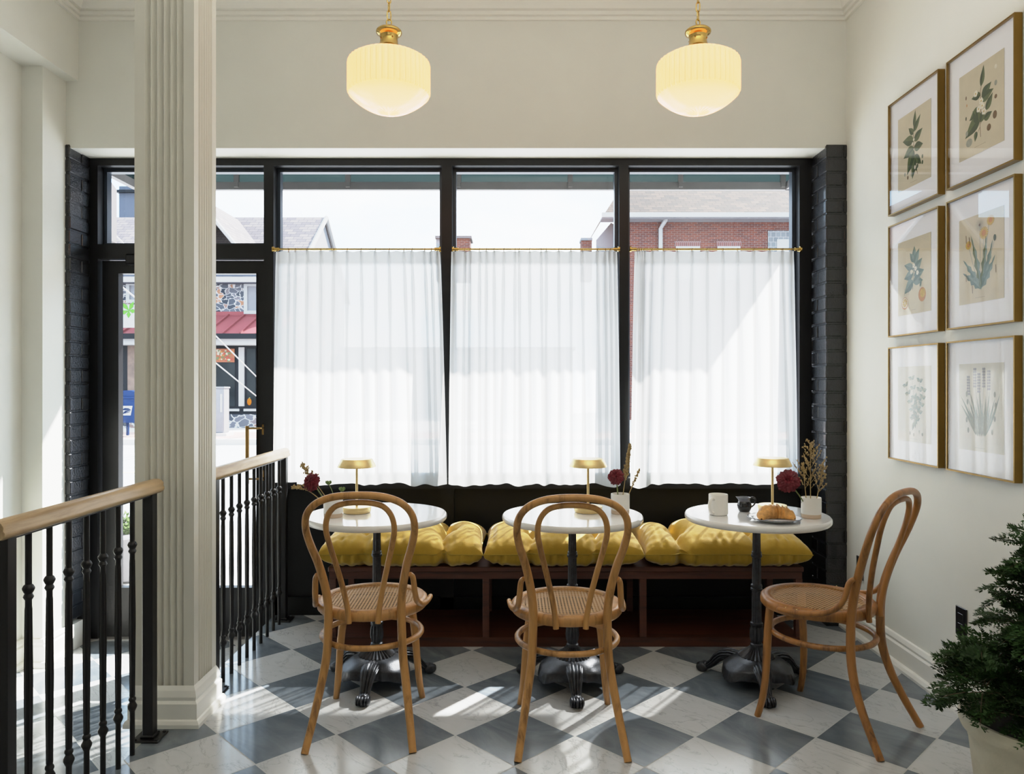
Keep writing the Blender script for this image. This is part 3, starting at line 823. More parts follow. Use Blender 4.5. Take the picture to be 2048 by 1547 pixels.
# ------------------------------------------------------------------ bentwood chairs
def chair(x, y, rz, wood, cane, label, cut=0):
    root = thing('bentwood_chair', label, 'chair', (x, y, 0), R(rz), 'bentwood cane-seat chairs')
    half = [(.190,-.312,0),(.172,-.258,.10),(.155,-.214,.20),(.140,-.190,.30),(.135,-.186,.40),(.134,-.190,.48),(.142,-.205,.56),(.160,-.232,.65),(.183,-.262,.73),(.193,-.284,.79),(.184,-.302,.842),(.148,-.314,.882),(.085,-.321,.905),(0,-.323,.911)]
    full = half + [(-p[0], p[1], p[2]) for p in half[-2::-1]]
    rr = [.0135,.0145,.0155,.016,.016,.016,.0155,.0148,.014,.013,.013,.013,.013,.013]
    q = MB(); q.tube(full, rr+rr[-2::-1], seg=14, sub=6); q.build('back_frame', wood, root, angle=60)
    ih = [(.053,-.219,.428),(.056,-.218,.47),(.068,-.226,.54),(.088,-.244,.63),(.110,-.268,.72),(.121,-.285,.785),(.112,-.298,.835),(.085,-.306,.868),(.045,-.311,.881),(0,-.313,.884)]
    q = MB(); q.tube(ih+[(-p[0],p[1],p[2]) for p in ih[-2::-1]], .0105, seg=12, sub=6); q.build('back_hoop', wood, root, angle=60)
    for s in (1,-1):
        q = MB(); q.tube([(s*.128,.128,.44),(s*.140,.131,.36),(s*.152,.131,.26),(s*.160,.133,.16),(s*.168,.142,.07),(s*.178,.158,0)], [.0165,.016,.0155,.0145,.0135,.0125], seg=14, sub=5)
        q.build('leg', wood, root, angle=60)
        q = MB()
        q.tube([(s*.168,-.212,.606),(s*.178,-.198,.588),(s*.183,-.184,.535),(s*.188,-.158,.494),(s*.199,-.115,.468),(s*.210,-.06,.456),(s*.2175,-.005,.452),(s*.222,.045,.452)],
               [.008,.0105,.011,.011,.0105,.0105,.010,.009], seg=12, sub=6)
        q.ball((s*.222,.045,.452), .0092)
        br = q.build('side_brace', wood, root, angle=60)
        q = MB()
        for p in ((s*.213,-.02,.4625),(s*.2185,.02,.4625)): q.ball(p, .0032, 8, 4)
        q.build('screw', mt['brass'], br)
    # seat ring and cane
    q = MB(); ro, ri = .214, .168
    q.lathe([(ri,.436),(ro-.006,.430),(ro-.001,.436),(ro,.448),(ro-.002,.460),(ro-.010,.467),(ro-.020,.468),(ri+.006,.465),(ri+.002,.461),(ri,.458),(ri,.436)], 72, cap=False)
    seat = q.build('seat', wood, root)
    q = MB(); rows = []
    for k in range(7):
        r0 = (ri+.004)*max(k/6, .002); rows.append([(r0*math.cos(2*PI*j/72), r0*math.sin(2*PI*j/72), .4595-.003*(1-(k/6)**2)) for j in range(72)])
    q.grid(rows, closed=True)
    cn = q.build('cane', cane, seat)
    q = MB(); q.tube([(ri*1.03*math.cos(2*PI*j/64), ri*1.03*math.sin(2*PI*j/64), .464) for j in range(64)], .0025, seg=6, closed=True, sub=1); q.build('spline', cane, seat)
    q = MB(); q.tube([(.19*math.cos(2*PI*j/48), -.02+.19*math.sin(2*PI*j/48), .333) for j in range(48)], .0115, seg=10, closed=True, sub=2); q.build('stretcher_ring', wood, root)
    return root
chair(-.555, 2.945, 1.5, mt['wood'], mt['cane'], 'honey bentwood chair with cane seat seen from behind, nearest the railing')
chair(.203, 2.885, 0, mt['wood'], mt['cane'], 'honey bentwood chair with cane seat seen from behind, in front of the middle table')
chair(1.192, 2.937, 43, mt['wood3'], mt['cane3'], 'darker chestnut bentwood chair turned sideways by the right wall and potted plant')

# ------------------------------------------------------------------ table lamps
def table_lamp(x, y, label):
    root = thing('table_lamp', label, 'lamp', (x, y, TT), 0, 'brass cordless table lamps')
    q = MB(); q.lathe([(.05,0),(.058,.001),(.061,.006),(.063,.022),(.061,.027),(.03,.0285),(.004,.029)], 48); q.build('base', mt['brass'], root)
    q = MB(); q.tube([(0,0,.027),(0,0,.212)], .0055, seg=14, spline=False); q.build('stem', mt['brass'], root)
    q = MB(); q.lathe([(.02,.206),(.080,.200),(.0835,.201),(.083,.205),(.069,.233),(.066,.236),(.03,.2375),(.002,.238)], 64); q.build('lamp_shade', mt['brass'], root)
table_lamp(-.692, 3.29, 'flat-topped brass table lamp on the table nearest the railing')
table_lamp(.327, 3.30, 'flat-topped brass table lamp on the middle table')
table_lamp(1.153, 3.335, 'flat-topped brass table lamp behind the croissant plate')

# ------------------------------------------------------------------ vases and flowers
def vase(x, y, label):
    root = thing('flower_vase', label, 'vase', (x, y, TT), 0, 'white dipped flower vases')
    q = MB(); q.lathe([(.0395,.0175),(.0405,.02),(.0405,.083),(.0398,.0865),(.0385,.087),(.0370,.085),(.0368,.03),(.001,.028)], 48, cap=False); q.build('body', mt['cream'], root)
    q = MB(); q.lathe([(.037,0),(.0385,.001),(.0395,.004),(.0395,.0178),(.038,.0182)], 48); o = q.build('foot_band', mt['clay'], root); o['label'] = 'unglazed tan clay band'
    return root
V1, V2, V3 = (-.769, 3.18), (.464, 3.265), (1.2566, 3.16)
vase(*V1, 'white clay flower vase with a red bloom leaning toward the railing')
vase(*V2, 'white clay flower vase on the middle table holding a tall dry plume')
vase(*V3, 'white clay flower vase beside the croissant, holding branching dry stems')

def dahlia(root_pt, head, r, facing, label, seed):
    rnd = random.Random(seed)
    root = thing('dahlia', label, 'flower', root_pt, 0, 'dark red dahlias')
    hd = Vector(head)-Vector(root_pt); fv = Vector(facing).normalized()
    q = MB(); q.tube([(0,0,0), hd*.45+Vector((0,0,.008)), hd-fv*r*.35], .0028, seg=8); q.build('stem', mt['stem'], root)
    q = MB()
    zq = Vector((0,0,1)).rotation_difference(fv).to_matrix()
    layers = [(30,1.0,-.35),(28,.97,-.1),(25,.92,.15),(22,.82,.4),(17,.66,.66),(12,.46,.9),(7,.25,1.15)]
    for li, (n, rad, el) in enumerate(layers):
        for i in range(n):
            az = 2*PI*(i+.5*(li % 2))/n + rnd.uniform(-.06,.06); e = el+rnd.uniform(-.16,.16)
            L = r*rad*rnd.uniform(.85,1.1) if rad > .5 else r*.62; w = r*.15*(.8+.4*rad)
            d = Vector((math.cos(az)*math.cos(e), math.sin(az)*math.cos(e), math.sin(e)))
            side = Vector((-math.sin(az), math.cos(az), 0)); up = d.cross(side)*-1
            rows = []
            for k, (t, ww, lift) in enumerate(((.1,.3,0),(.4,.8,-.05),(.7,1.0,-.02),(.9,.7,.06),(1.0,.08,.1))):
                c = d*(L*t)+up*(lift*r)
                rows.append([zq @ (c+side*(w*ww*s)+up*(abs(s)*w*.45)) + hd for s in (-1,0,1)])
            q.grid(rows)
    q.ball(hd-fv*r*.1, r*.42, 10, 6)
    q.build('bloom', mt['dahlia'], root, angle=180)
dahlia((V1[0]-.012,V1[1],TT+.03), (PX(622,3.16),3.15,PZ(962,3.16)), .042, (-.55,-.8,.35), 'dark red dahlia bending left out of the vase nearest the railing', 1)
dahlia((V2[0]-.006,V2[1],TT+.03), (PX(1231,3.25),3.24,PZ(951,3.25)), .038, (-.35,-.8,.5), 'dark red dahlia standing beside a tall dry plume on the middle table', 2)
dahlia((V3[0]-.012,V3[1],TT+.03), (PX(1576,3.13),3.13,PZ(961,3.13)), .051, (-.3,-.92,.25), 'largest dark red dahlia, in front of the lamp behind the croissant', 3)

def sprig(root_pt, tip, label, seed, branches=10, spread=.5, seed_r=.0032, dense=3, mat='dry', start=.35, blen=.07, bend=(0,0,0)):
    rnd = random.Random(seed)
    root = thing('dried_grass_stem', label, 'dried flower', root_pt, 0, 'dried grass stems')
    tp = Vector(tip)-Vector(root_pt); bd = Vector(bend)
    P = lambda t: tp*t + bd*(4*t*(1-t))
    q = MB(); q.tube([P(t) for t in (0,.25,.5,.75,1)], [.0022,.002,.0017,.0013,.0007], seg=6)
    axis = tp.normalized(); s = MB()
    for i in range(branches):
        t = start+(1-start)*i/branches
        az = i*2.4+rnd.uniform(-.4,.4); perp = Vector((math.cos(az), math.sin(az)*.6, 0)); perp = (perp-axis*perp.dot(axis)).normalized()
        L = blen*(1.15-t)*1.4*rnd.uniform(.7,1.2)
        d = (axis*(1-spread*.5)+perp*spread).normalized()
        e = P(t)+d*L+Vector((0,0,L*.1))
        q.tube([P(t), P(t)+d*L*.5, e], .0008, seg=5, sub=3)
        for k in range(dense*3):
            f = .25+.75*k/(dense*3); c = P(t)+(e-P(t))*f + Vector((rnd.uniform(-1,1), rnd.uniform(-1,1), rnd.uniform(-1,1)))*seed_r*1.3
            s.ball(c, (seed_r*.75, seed_r*.75, seed_r*rnd.uniform(1,1.5)), 6, 4, rot=Matrix.Rotation(rnd.uniform(-.8,.8),3,'X'))
    for k in range(dense*5):
        t = .8+.2*k/(dense*5); c = P(t)+Vector((rnd.uniform(-1,1), rnd.uniform(-1,1), 0))*seed_r*1.2
        s.ball(c, (seed_r*.8, seed_r*.8, seed_r*1.4), 6, 4)
    q.build('stem', mt['stem'] if mat == 'green' else mt['dry'], root); s.build('seed_head', mt['dry'], root)
def at3(px, py, Y): return (PX(px, Y), Y, PZ(py, Y))
r1 = (V1[0]+.004, V1[1]+.01, TT+.03)
sprig(r1, at3(603,926,3.2), 'dry tan grass head rising behind the left red flower', 11, 9, .55, .0042, 3, start=.55, blen=.05)
sprig((V1[0]-.018,V1[1]-.008,TT+.03), at3(584,976,3.13), 'dry tan grass head drooping left below the left red flower', 12, 7, .4, .0035, 3, start=.6, blen=.035, bend=(0,0,.03))
def bud(root_pt, tip, label, bend):
    root = thing('flower_bud', label, 'flower', root_pt, 0, 'green flower buds')
    tp = Vector(tip)-Vector(root_pt); q = MB()
    q.tube([(0,0,0), tp*.5+Vector(bend), tp], .0016, seg=8); q.build('stem', mt['stem'], root)
    q = MB(); q.ball(tp, (.010,.010,.007)); 
    for k in range(6):
        an = k*PI/3; q.ball(tp+Vector((math.cos(an)*.010, math.sin(an)*.010, .005)), (.004,.004,.007), 6, 4)
    q.build('bud', M('bud_green', (.14,.22,.05), .6), root)
bud((V1[0]+.008,V1[1]-.005,TT+.03), at3(657,966,3.17), 'small green bud upright over the left vase', (.006,0,.01))
bud((V1[0]+.02,V1[1],TT+.03), at3(684,979,3.17), 'small green bud leaning right over the left vase', (-.004,0,.012))
sprig((V2[0]+.006,V2[1]+.008,TT+.03), at3(1260,889,3.27), 'tall dense dry plume in the middle table vase', 21, 26, .22, .0042, 4, start=.42, blen=.03)
sprig((V2[0]+.014,V2[1],TT+.03), at3(1280,936,3.26), 'thin dry sprig leaning right in the middle table vase', 22, 9, .3, .003, 2, start=.5, blen=.02)
sprig((V3[0]+.0,V3[1]+.008,TT+.03), at3(1621,884,3.16), 'tallest branching dry stem in the vase beside the croissant', 31, 18, .6, .0036, 3, start=.32, blen=.10)
sprig((V3[0]+.014,V3[1]+.004,TT+.03), at3(1648,930,3.15), 'dry stem leaning right toward the brick pier, over the right vase', 32, 10, .5, .0034, 3, start=.4, blen=.06)
sprig((V3[0]-.012,V3[1]+.012,TT+.03), at3(1605,925,3.18), 'dry stem leaning left behind the large red dahlia', 33, 9, .5, .0034, 3, start=.45, blen=.06)

# ------------------------------------------------------------------ mug, jug, plate, croissant
mug = thing('coffee_mug', 'cream stoneware mug on the right table, handle to the left', 'mug', (.884, 3.235, TT))
q = MB(); q.lathe([(.034,0),(.0395,.003),(.0415,.010),(.0405,.05),(.0405,.087),(.0395,.0895),(.0385,.088),(.038,.02),(.03,.010),(.001,.008)], 48, cap=False); q.add([(.034*math.cos(2*PI*j/48), .034*math.sin(2*PI*j/48), 0) for j in range(48)], [tuple(range(48))[::-1]])
q.build('body', mt['cream'], mug)
hd = Vector((-.72,-.69,0))
q = MB(); q.tube([hd*.037+Vector((0,0,.068)), hd*.056+Vector((0,0,.073)), hd*.068+Vector((0,0,.058)), hd*.068+Vector((0,0,.035)), hd*.055+Vector((0,0,.016)), hd*.038+Vector((0,0,.012))], .0058, seg=10, flat=(1,1.3)); q.build('handle', mt['cream'], mug)
jug = thing('cream_jug', 'small black glazed pitcher with grey rim between mug and lamp', 'jug', (1.022, 3.315, TT))
def jugrow(prof, seg=40):
    rows = []
    for r, z in prof:
        row = []
        for j in range(seg):
            t = 2*PI*j/seg; k = max(0, math.cos(t-PI))**8*max(0, (z-.045)/.02)
            row.append(((r+.014*k)*math.cos(t), (r+.004*k)*math.sin(t), z+.002*k))
        rows.append(row)
    return rows
q = MB(); q.grid(jugrow([(.001,0),(.020,0),(.024,.003),(.0305,.018),(.0315,.027),(.028,.040),(.024,.046)]), closed=True); q.build('body', mt['blackglaze'], jug)
q = MB(); q.grid(jugrow([(.024,.046),(.0225,.051),(.0235,.058),(.0255,.064),(.024,.064),(.021,.052),(.022,.044)]), closed=True); o = q.build('neck', mt['greyglaze'], jug); o['label'] = 'grey translucent glazed neck'
q = MB(); q.tube([(.022,0,.058),(.036,0,.063),(.048,0,.055),(.046,0,.036),(.036,0,.024),(.029,0,.020)], .0036, seg=10); q.build('handle', mt['blackglaze'], jug)
PLX, PLY = 1.075, 3.085
plate = thing('side_plate', 'round pale plate with dark rim line under the croissant', 'plate', (PLX, PLY, TT))
q = MB(); q.lathe([(.001,.0),(.055,0),(.06,.004),(.085,.009),(.105,.0155),(.107,.0175),(.1045,.018),(.083,.0125),(.06,.0085),(.001,.008)], 64, cap=False); q.build('dish', mt['plate'], plate)
q = MB(); q.lathe([(.1035,.0179),(.107,.0182),(.1082,.0172),(.1062,.0155)], 64, cap=False); q.build('rim_line', mt['plateink'], plate)
q = MB()
for a0 in (0.2, 2.6, 4.9):
    rows = []
    for k in range(7):
        a = a0+.09*k; w = .006*math.sin(PI*(k+.5)/7)
        rows.append([((.083+s*w+.006*math.sin(k))*math.cos(a), (.083+s*w)*math.sin(a), .0131+.0027*(s*w)/.012+.0012) for s in (-1,1)])
    q.grid(rows)
q.build('brush_marks', mt['plateink'], plate)
cr = thing('croissant', 'golden croissant on the plate', 'pastry', (PLX+.002, PLY-.012, TT+.0115))
q = MB(); N = 90; rows = []
for i in range(N+1):
    t = -1+2*i/N; an = t*1.15
    c = Vector((.068*math.sin(an)/math.sin(1.15), -.055*(1-math.cos(an))/.6+.028, 0))
    env = (1-abs(t)**2.0)**.55
    stp = (abs(t)*4.6+.35) % 1.0
    rr = .0345*env*(1-.24*stp)+.004
    tang = Vector((math.cos(an), -math.sin(an)*.9, 0)).normalized(); nn = Vector((-tang.y, tang.x, 0))
    row = []
    for j in range(24):
        p = 2*PI*j/24
        z = rr*.92*math.sin(p)*(1+.05*math.sin(t*9)); row.append(c+nn*(rr*math.cos(p)*(1+.04*math.cos(t*17)))+Vector((0,0,max(z, -rr*.6)+rr*.6)))
    rows.append(row)
q.grid(rows, closed=True); q.build('crust', mt['croissant'], cr, angle=30)

# ------------------------------------------------------------------ pendant lamps
def pendant(x, y, label, rz):
    z0 = 2.423                        # lower edge of the fluted band
    root = thing('pendant_lamp', label, 'pendant lamp', (x, y, z0), R(rz), 'fluted opal glass pendants')
    r = .160
    q = MB(); fl = .045
    q.lathe([(r-.012,-.006),(r-.003,.0,fl),(r,.006,fl),(r,.112,fl),(r-.004,.124,fl),(r-.03,.140,.02),(.09,.158),(.045,.166),(.04,.170)], 264, flute=44, cap=False)
    sh = q.build('shade', mt['opal'], root, angle=50)
    q = MB(); prof = []
    for k in range(21):
        q_ = 1-k/20; prof.append((max((r-.006)*q_, .002), -.005-.069*(1-q_**2.15)))
    rows = []
    for rr, zz in prof:
        row = []
        for j in range(160):
            tt = 2*PI*j/160; star = max(0, 1-rr/.055)*(.0035*math.cos(tt*20))*(1 if rr > .006 else 0)
            row.append((rr*math.cos(tt), rr*math.sin(tt), zz+star))
        rows.append(row)
    q.grid(rows[::-1], closed=True); q.build('diffuser', mt['opal'], sh, angle=60)
    q = MB()
    q.lathe([(.056,.160),(.055,.166),(.052,.171),(.043,.180),(.0365,.193),(.034,.206),(.0335,.218),(.036,.224),(.0365,.227),(.042,.231),(.0485,.236),(.050,.241),(.049,.246),(.043,.252),(.036,.255),(.030,.2565),(.012,.257)], 56)
    q.lathe([(.010,.257),(.010,.266),(.006,.268)], 20)
    for k in range(4):
        a = k*PI/2+.5; q.ball((.0345*math.cos(a), .0345*math.sin(a), .213), .0035, 8, 4)
    q.build('fitter', mt['brass_pol'], root)
    q = MB(); q.tube([(.010*math.cos(a), 0, .279+.013*math.sin(a)) for a in [2*PI*j/16 for j in range(16)]], .0026, seg=8, closed=True, sub=1); q.build('loop', mt['brass_pol'], root)
    q = MB(); zt = .306; k = 0
    while z0+zt < CEIL-.07:
        pts = []
        for j in range(16):
            a = 2*PI*j/16; u, w = .0075*math.cos(a), .011*math.sin(a)+math.copysign(.0085, math.sin(a)) if abs(math.sin(a)) > 1e-6 else 0
            an = R(25) + (PI/2 if k % 2 else 0)
            pts.append((u*math.cos(an), u*math.sin(an), zt+w))
        q.tube(pts, .0022, seg=6, closed=True, sub=1); zt += .0335; k += 1
    q.build('chain', mt['brass_pol'], root)
    q = MB(); q.lathe([(.012,CEIL-z0-.06),(.02,CEIL-z0-.05),(.055,CEIL-z0-.02),(.06,CEIL-z0-.001)], 40); q.build('ceiling_rose', mt['brass_pol'], root)
PY = 2.90
pendant(PX(778,PY), PY, 'lit fluted opal glass pendant with brass fitter, nearer the column', 4)
pendant(PX(1396,PY), PY, 'lit fluted opal glass pendant with brass fitter, nearer the framed prints', 30)

# ------------------------------------------------------------------ framed botanical prints
ink = {}
def inkm(n, c): ink[n] = M('ink_'+n, c, .8, var=.15, scale=60); return ink[n]
INK = [inkm('green', (.030,.055,.018)), inkm('green_light', (.085,.115,.04)), inkm('teal', (.09,.15,.13)), inkm('teal_light', (.17,.24,.20)),
       inkm('orange', (.50,.22,.06)), inkm('yellow', (.55,.36,.07)), inkm('brown', (.15,.085,.035)), inkm('white', (.74,.70,.58)), inkm('lilac', (.28,.27,.30)), inkm('grey', (.30,.31,.25))]
GI = {n: i for i, n in enumerate(ink)}
class Art:
    def __init__(s): s.q = MB(); s.l = 0
    def y(s): s.l += 1; return -.0006-.000012*s.l
    def leaf(s, x, z, ang, L, w, c1, c2, tooth=0):
        L *= 1.12; w *= 1.35
        y = s.y(); a = R(ang); dx, dz = math.cos(a), math.sin(a); nx, nz = -dz, dx; N = 9
        for sd, cc in ((1,c1),(-1,c2)):
            rows = []
            for k in range(N+1):
                t = k/N; ww = w*math.sin(PI*t**.8)*(1-.35*t)
                if tooth and k % 2: ww *= (1-tooth)
                cx, cz = x+dx*L*t+nx*L*.10*t*t, z+dz*L*t+nz*L*.10*t*t
                rows.append([(cx,y,cz),(cx+nx*ww*sd,y,cz+nz*ww*sd)])
            s.q.grid(rows, GI[cc])
    def line(s, pts, w, c):
        y = s.y(); pts = [Vector((p[0],0,p[1])) for p in pts]; rows = []
        for i, p in enumerate(pts):
            d = (pts[min(i+1,len(pts)-1)]-pts[max(i-1,0)]).normalized(); n = Vector((-d.z,0,d.x))*w
            rows.append([(p.x+n.x,y,p.z+n.z),(p.x-n.x,y,p.z-n.z)])
        s.q.grid(rows, GI[c])
    def disc(s, x, z, rx, rz, c, n=18):
        y = s.y(); s.q.add([(x+rx*math.cos(2*PI*k/n), y, z+rz*math.sin(2*PI*k/n)) for k in range(n)], [tuple(range(n))], GI[c])
    def marks(s, z, w, c='brown'):       # faint caption strokes below the plant
        for k in range(7): s.line([(-w+2*w*k/7, z), (-w+2*w*(k+.6)/7, z+.001)], .0006, c)
def art_glossy_branch(a):
    a.line([(.03,-.125),(.012,-.06),(0,0),(-.004,.06),(.0,.11)], .0016, 'brown')
    for x,z,an,L,w in ((0,.09,75,.065,.011),(-.004,.06,130,.05,.012),(-.004,.07,40,.075,.013),(-.002,.03,160,.085,.02),(0,.03,20,.07,.017),(0,.0,190,.08,.02),(.002,-.0,-10,.065,.018),(.004,-.03,225,.085,.021),(.006,-.035,-50,.07,.016),(.01,-.05,250,.08,.017),(.0,-.01,235,.10,.022)):
        a.leaf(x,z,an,L,w,'green','green_light')
    for x,z in ((.03,-.09),(.02,-.10),(.04,-.075)): a.disc(x,z,.007,.009,'green')
    for x,z in ((-.01,.02),(.008,.015),(0,.035)): a.disc(x,z,.007,.006,'white')
    for x,z,c in ((.07,-.06,'green'),(.07,-.085,'green'),(-.075,-.10,'grey'),(-.05,-.12,'brown'),(-.02,-.115,'grey'),(.01,-.09,'white')): a.disc(x,z,.006,.009,c)
    a.marks(-.15,.03)
def art_white_flower(a):
    a.line([(.0,-.11),(-.004,-.06),(.002,0),(-.002,.06),(.006,.09)], .0016, 'brown'); a.line([(0,-.06),(.03,-.02),(.045,.02)], .0012, 'brown'); a.line([(-.002,-.07),(-.03,-.10)], .0012, 'brown')
    for x,z,an,L,w in ((.002,.08,72,.07,.012),(0,.05,170,.05,.013),(.006,.04,25,.06,.018),(0,.03,5,.07,.017),(-.002,.0,195,.065,.017),(.0,-.03,205,.10,.024),(-.01,-.05,120,.06,.017),(-.01,-.05,100,.055,.013),(.03,-.02,45,.06,.014),(.02,-.05,10,.045,.013),(0,-.055,60,.05,.014),(-.025,-.08,250,.035,.01)):
        a.leaf(x,z,an,L,w,'green','green_light')
    for x,z in ((-.03,.065),(.01,.005),(-.012,-.0),(.02,-.02),(.004,.025)):
        for k in range(5): a.disc(x+.007*math.cos(k*1.257), z+.007*math.sin(k*1.257), .006,.006,'white')
        a.disc(x,z,.0035,.0035,'yellow')
    for x,z,rx,rz,c in ((.09,.12,.007,.008,'white'),(.09,.06,.008,.01,'grey'),(.09,.01,.008,.008,'brown'),(.085,-.055,.012,.015,'brown'),(.05,-.09,.012,.013,'brown'),(-.09,.07,.004,.008,'brown'),(-.085,.04,.003,.006,'orange'),(-.09,-.01,.004,.008,'green'),(-.085,-.07,.008,.010,'grey'),(-.07,-.11,.02,.016,'grey')): a.disc(x,z,rx,rz,c)
    a.marks(-.14,.035)
def art_orange(a):
    a.line([(-.01,-.06),(-.005,0),(.0,.05),(.005,.09)], .0016, 'teal')
    for x,z,an,L,w in ((0,.07,80,.055,.015),(.0,.06,120,.05,.013),(0,.05,50,.07,.017),(-.002,.03,155,.075,.016),(0,.02,30,.075,.018),(-.004,.01,185,.07,.019),(0,-.0,5,.075,.02),(-.006,-.02,210,.08,.021),(-.004,-.02,-12,.07,.017),(-.006,-.03,20,.065,.016)):
        a.leaf(x,z,an,L,w,'teal','teal_light')
    for x,z in ((-.02,.02),(.015,.03),(0,.045),(.03,.01)):
        for k in range(5): a.disc(x+.006*math.cos(k*1.257), z+.006*math.sin(k*1.257), .005,.005,'white')
    a.disc(.068,-.09,.03,.031,'orange'); a.disc(.072,-.084,.02,.02,'yellow'); a.leaf(.05,-.055,60,.03,.006,'teal','teal_light')
    a.disc(-.075,-.115,.028,.028,'orange'); a.disc(-.075,-.113,.024,.023,'white'); a.disc(-.075,-.113,.020,.019,'yellow')
    for k in range(8): a.line([(-.075,-.113),(-.075+.02*math.cos(k*PI/4),-.113+.019*math.sin(k*PI/4))], .0007, 'white')
    for x in (-.075,-.055,-.04): a.line([(x,-.05),(x-.002,-.08)], .001, 'grey')
    a.marks(-.15,.02)
def art_dandelion(a):
    for x0,x1,z1 in ((0,-.075,.055),(.002,.02,.085),(.004,.05,.12),(0,-.005,.12),(.003,.085,.06)): a.line([(x0,-.12),((x0+x1)/2*1.1,(-.12+z1)/2),(x1,z1)], .0014, 'grey')
    for an,L in ((100,.2),(125,.15),(75,.19),(62,.17),(140,.12),(48,.13)): a.leaf(0,-.12,an,L,.016,'green_light' if L > .18 else 'teal','teal_light',tooth=.55)
    for x,z,r in ((-.075,.06,.018),(.02,.09,.026),(.06,.13,.022)):
        for k in range(16):
            an = 2*PI*k/16; a.line([(x,z),(x+r*math.cos(an),z+r*.9*math.sin(an))], .0028, 'yellow')
        a.disc(x,z,r*.5,r*.45,'orange')
    for k in range(20):
        an = 2*PI*k/20; a.line([(-.005,.125),(-.005+.024*math.cos(an),.125+.024*math.sin(an))], .0005, 'grey')
    a.disc(-.005,.125,.005,.005,'brown'); a.disc(.085,.06,.008,.012,'green')
    for x,z in ((-.09,.1),(-.07,.09),(-.09,-.05),(.09,-.04),(-.05,-.1)): a.line([(x,z),(x+.002,z-.03)], .0016, 'brown')
    a.marks(-.15,.03)
def art_pinnate(a):
    for bx,tx,tz in ((0,-.07,.08),(0,-.02,.11),(0,.045,.1),(0,.075,.06)):
        pts = [(bx+(tx-bx)*t+.015*math.sin(t*3), -.10+(tz+.10)*t) for t in (0,.2,.4,.6,.8,1)]; a.line(pts, .0011, 'grey')
        for i in range(1,6):
            x,z = pts[i]
            for s in (1,-1): a.leaf(x,z,90+s*62-(tx*250),.026,.008,'grey','teal_light')
    for i in range(9): a.leaf(.01*math.sin(i), -.08+i*.012, 250+i*22, .035, .008, 'teal_light', 'grey')
    for x,z in ((-.03,-.13),(0,-.135),(.045,-.12),(.07,-.13)): a.disc(x,z,.006,.008,'grey')
    a.marks(-.155,.03,'grey')
def art_lavender(a):
    for k in range(14):
        x1 = -.06+.12*k/13; a.leaf(.004*k-.026,-.11,90-(k-6.5)*5.2,.14+.03*math.sin(k*2.1),.0055,'grey','teal_light')
    for k,(x,zt) in enumerate(((-.035,.15),(-.01,.13),(.02,.15),(.05,.14),(-.075,.12))):
        a.line([(x*.2,-.11),(x*.7,0),(x,zt)], .0009, 'grey')
        for i in range(7):
            for s in (-1,1): a.disc(x+s*.005,zt-.07+i*.011,.0045,.005,'lilac')
    for x,z in ((-.085,.05),(-.08,.02),(.085,.05),(-.085,-.05),(.085,-.04),(.07,-.09),(.09,.01),(-.075,-.09)): a.disc(x,z,.006,.011,'grey')
    a.marks(-.155,.03,'grey')
def picture(yc, zc, w, h, pw, ph, paper, art, label):
    root = thing('framed_print', label, 'picture', (XR-.001, yc, zc), R(-90), 'framed botanical prints')
    t, d = .006, .030
    q = MB()
    for (x0,x1,z0,z1) in ((-w/2,w/2,h/2-t,h/2),(-w/2,w/2,-h/2,-h/2+t),(-w/2,-w/2+t,-h/2+t,h/2-t),(w/2-t,w/2,-h/2+t,h/2-t)): q.box(x0,x1,-d,-.001,z0,z1)
    q.build('frame', mt['gframe'], root, smooth=False)
    q = MB(); q.box(-w/2+t,w/2-t,-d+.012,-.002,-h/2+t,h/2-t); q.build('mat_board', mt['mat'], root, smooth=False)
    q = MB(); q.box(-pw/2,pw/2,-.0006,.0,-ph/2,ph/2); pr = q.build('print', paper, root, smooth=False, loc=(0,-d+.0115,0))
    A = Art(); art(A); A.q.build('illustration', INK, pr, smooth=False)
    q = MB(); q.quad((-w/2+t,-d+.003,-h/2+t),(w/2-t,-d+.003,-h/2+t),(w/2-t,-d+.003,h/2-t),(-w/2+t,-d+.003,h/2-t)); q.build('glass', mt['picglass'], root, smooth=False)
rowsz = [(2.607+2.088)/2, (2.04+1.52)/2, (1.472+.952)/2]
Y1, Y2 = (3.10+3.518)/2, (2.629+3.042)/2
for (yc, zi, art, pap, lab) in ((Y1,0,art_glossy_branch,'paper','gold framed botanical print of a glossy green leafy branch, top row nearer the window'),
        (Y2,0,art_white_flower,'paper','gold framed botanical print of white blossoms and brown seeds, top row'),
        (Y1,1,art_orange,'paper','gold framed botanical print with blue-green leaves and oranges'),
        (Y2,1,art_dandelion,'paper','gold framed botanical print of yellow dandelions with toothed leaves'),
        (Y1,2,art_pinnate,'paper_pale','gold framed pale print of grey-green rounded leaflets, bottom row nearer the window'),
        (Y2,2,art_lavender,'paper_pale','gold framed pale print of a lavender bush, bottom row nearer the plant')):
    picture(yc, rowsz[zi], .416, .52, .272, .335, mt[pap], art, lab)

# ------------------------------------------------------------------ wall outlets
def outlet(y, z, label):
    root = thing('wall_outlet', label, 'outlet', (XR-.0005, y, z), R(-90), 'black wall outlets')
    q = MB(); q.box(-.036,.036,-.006,0,-.058,.058,bev=.002); q.build('cover_plate', mt['plug'], root, smooth=False)
    for s in (-1,1):
        q = MB(); q.box(-.017,.017,-.0085,-.006,s*.02-.013,s*.02+.013,bev=.002); q.build('socket', mt['plug'], root, smooth=False)
outlet(2.985, .352, 'black wall outlet just above the potted plant')
outlet(3.86, .352, 'black wall outlet behind the chestnut chair, beside the brick pier')

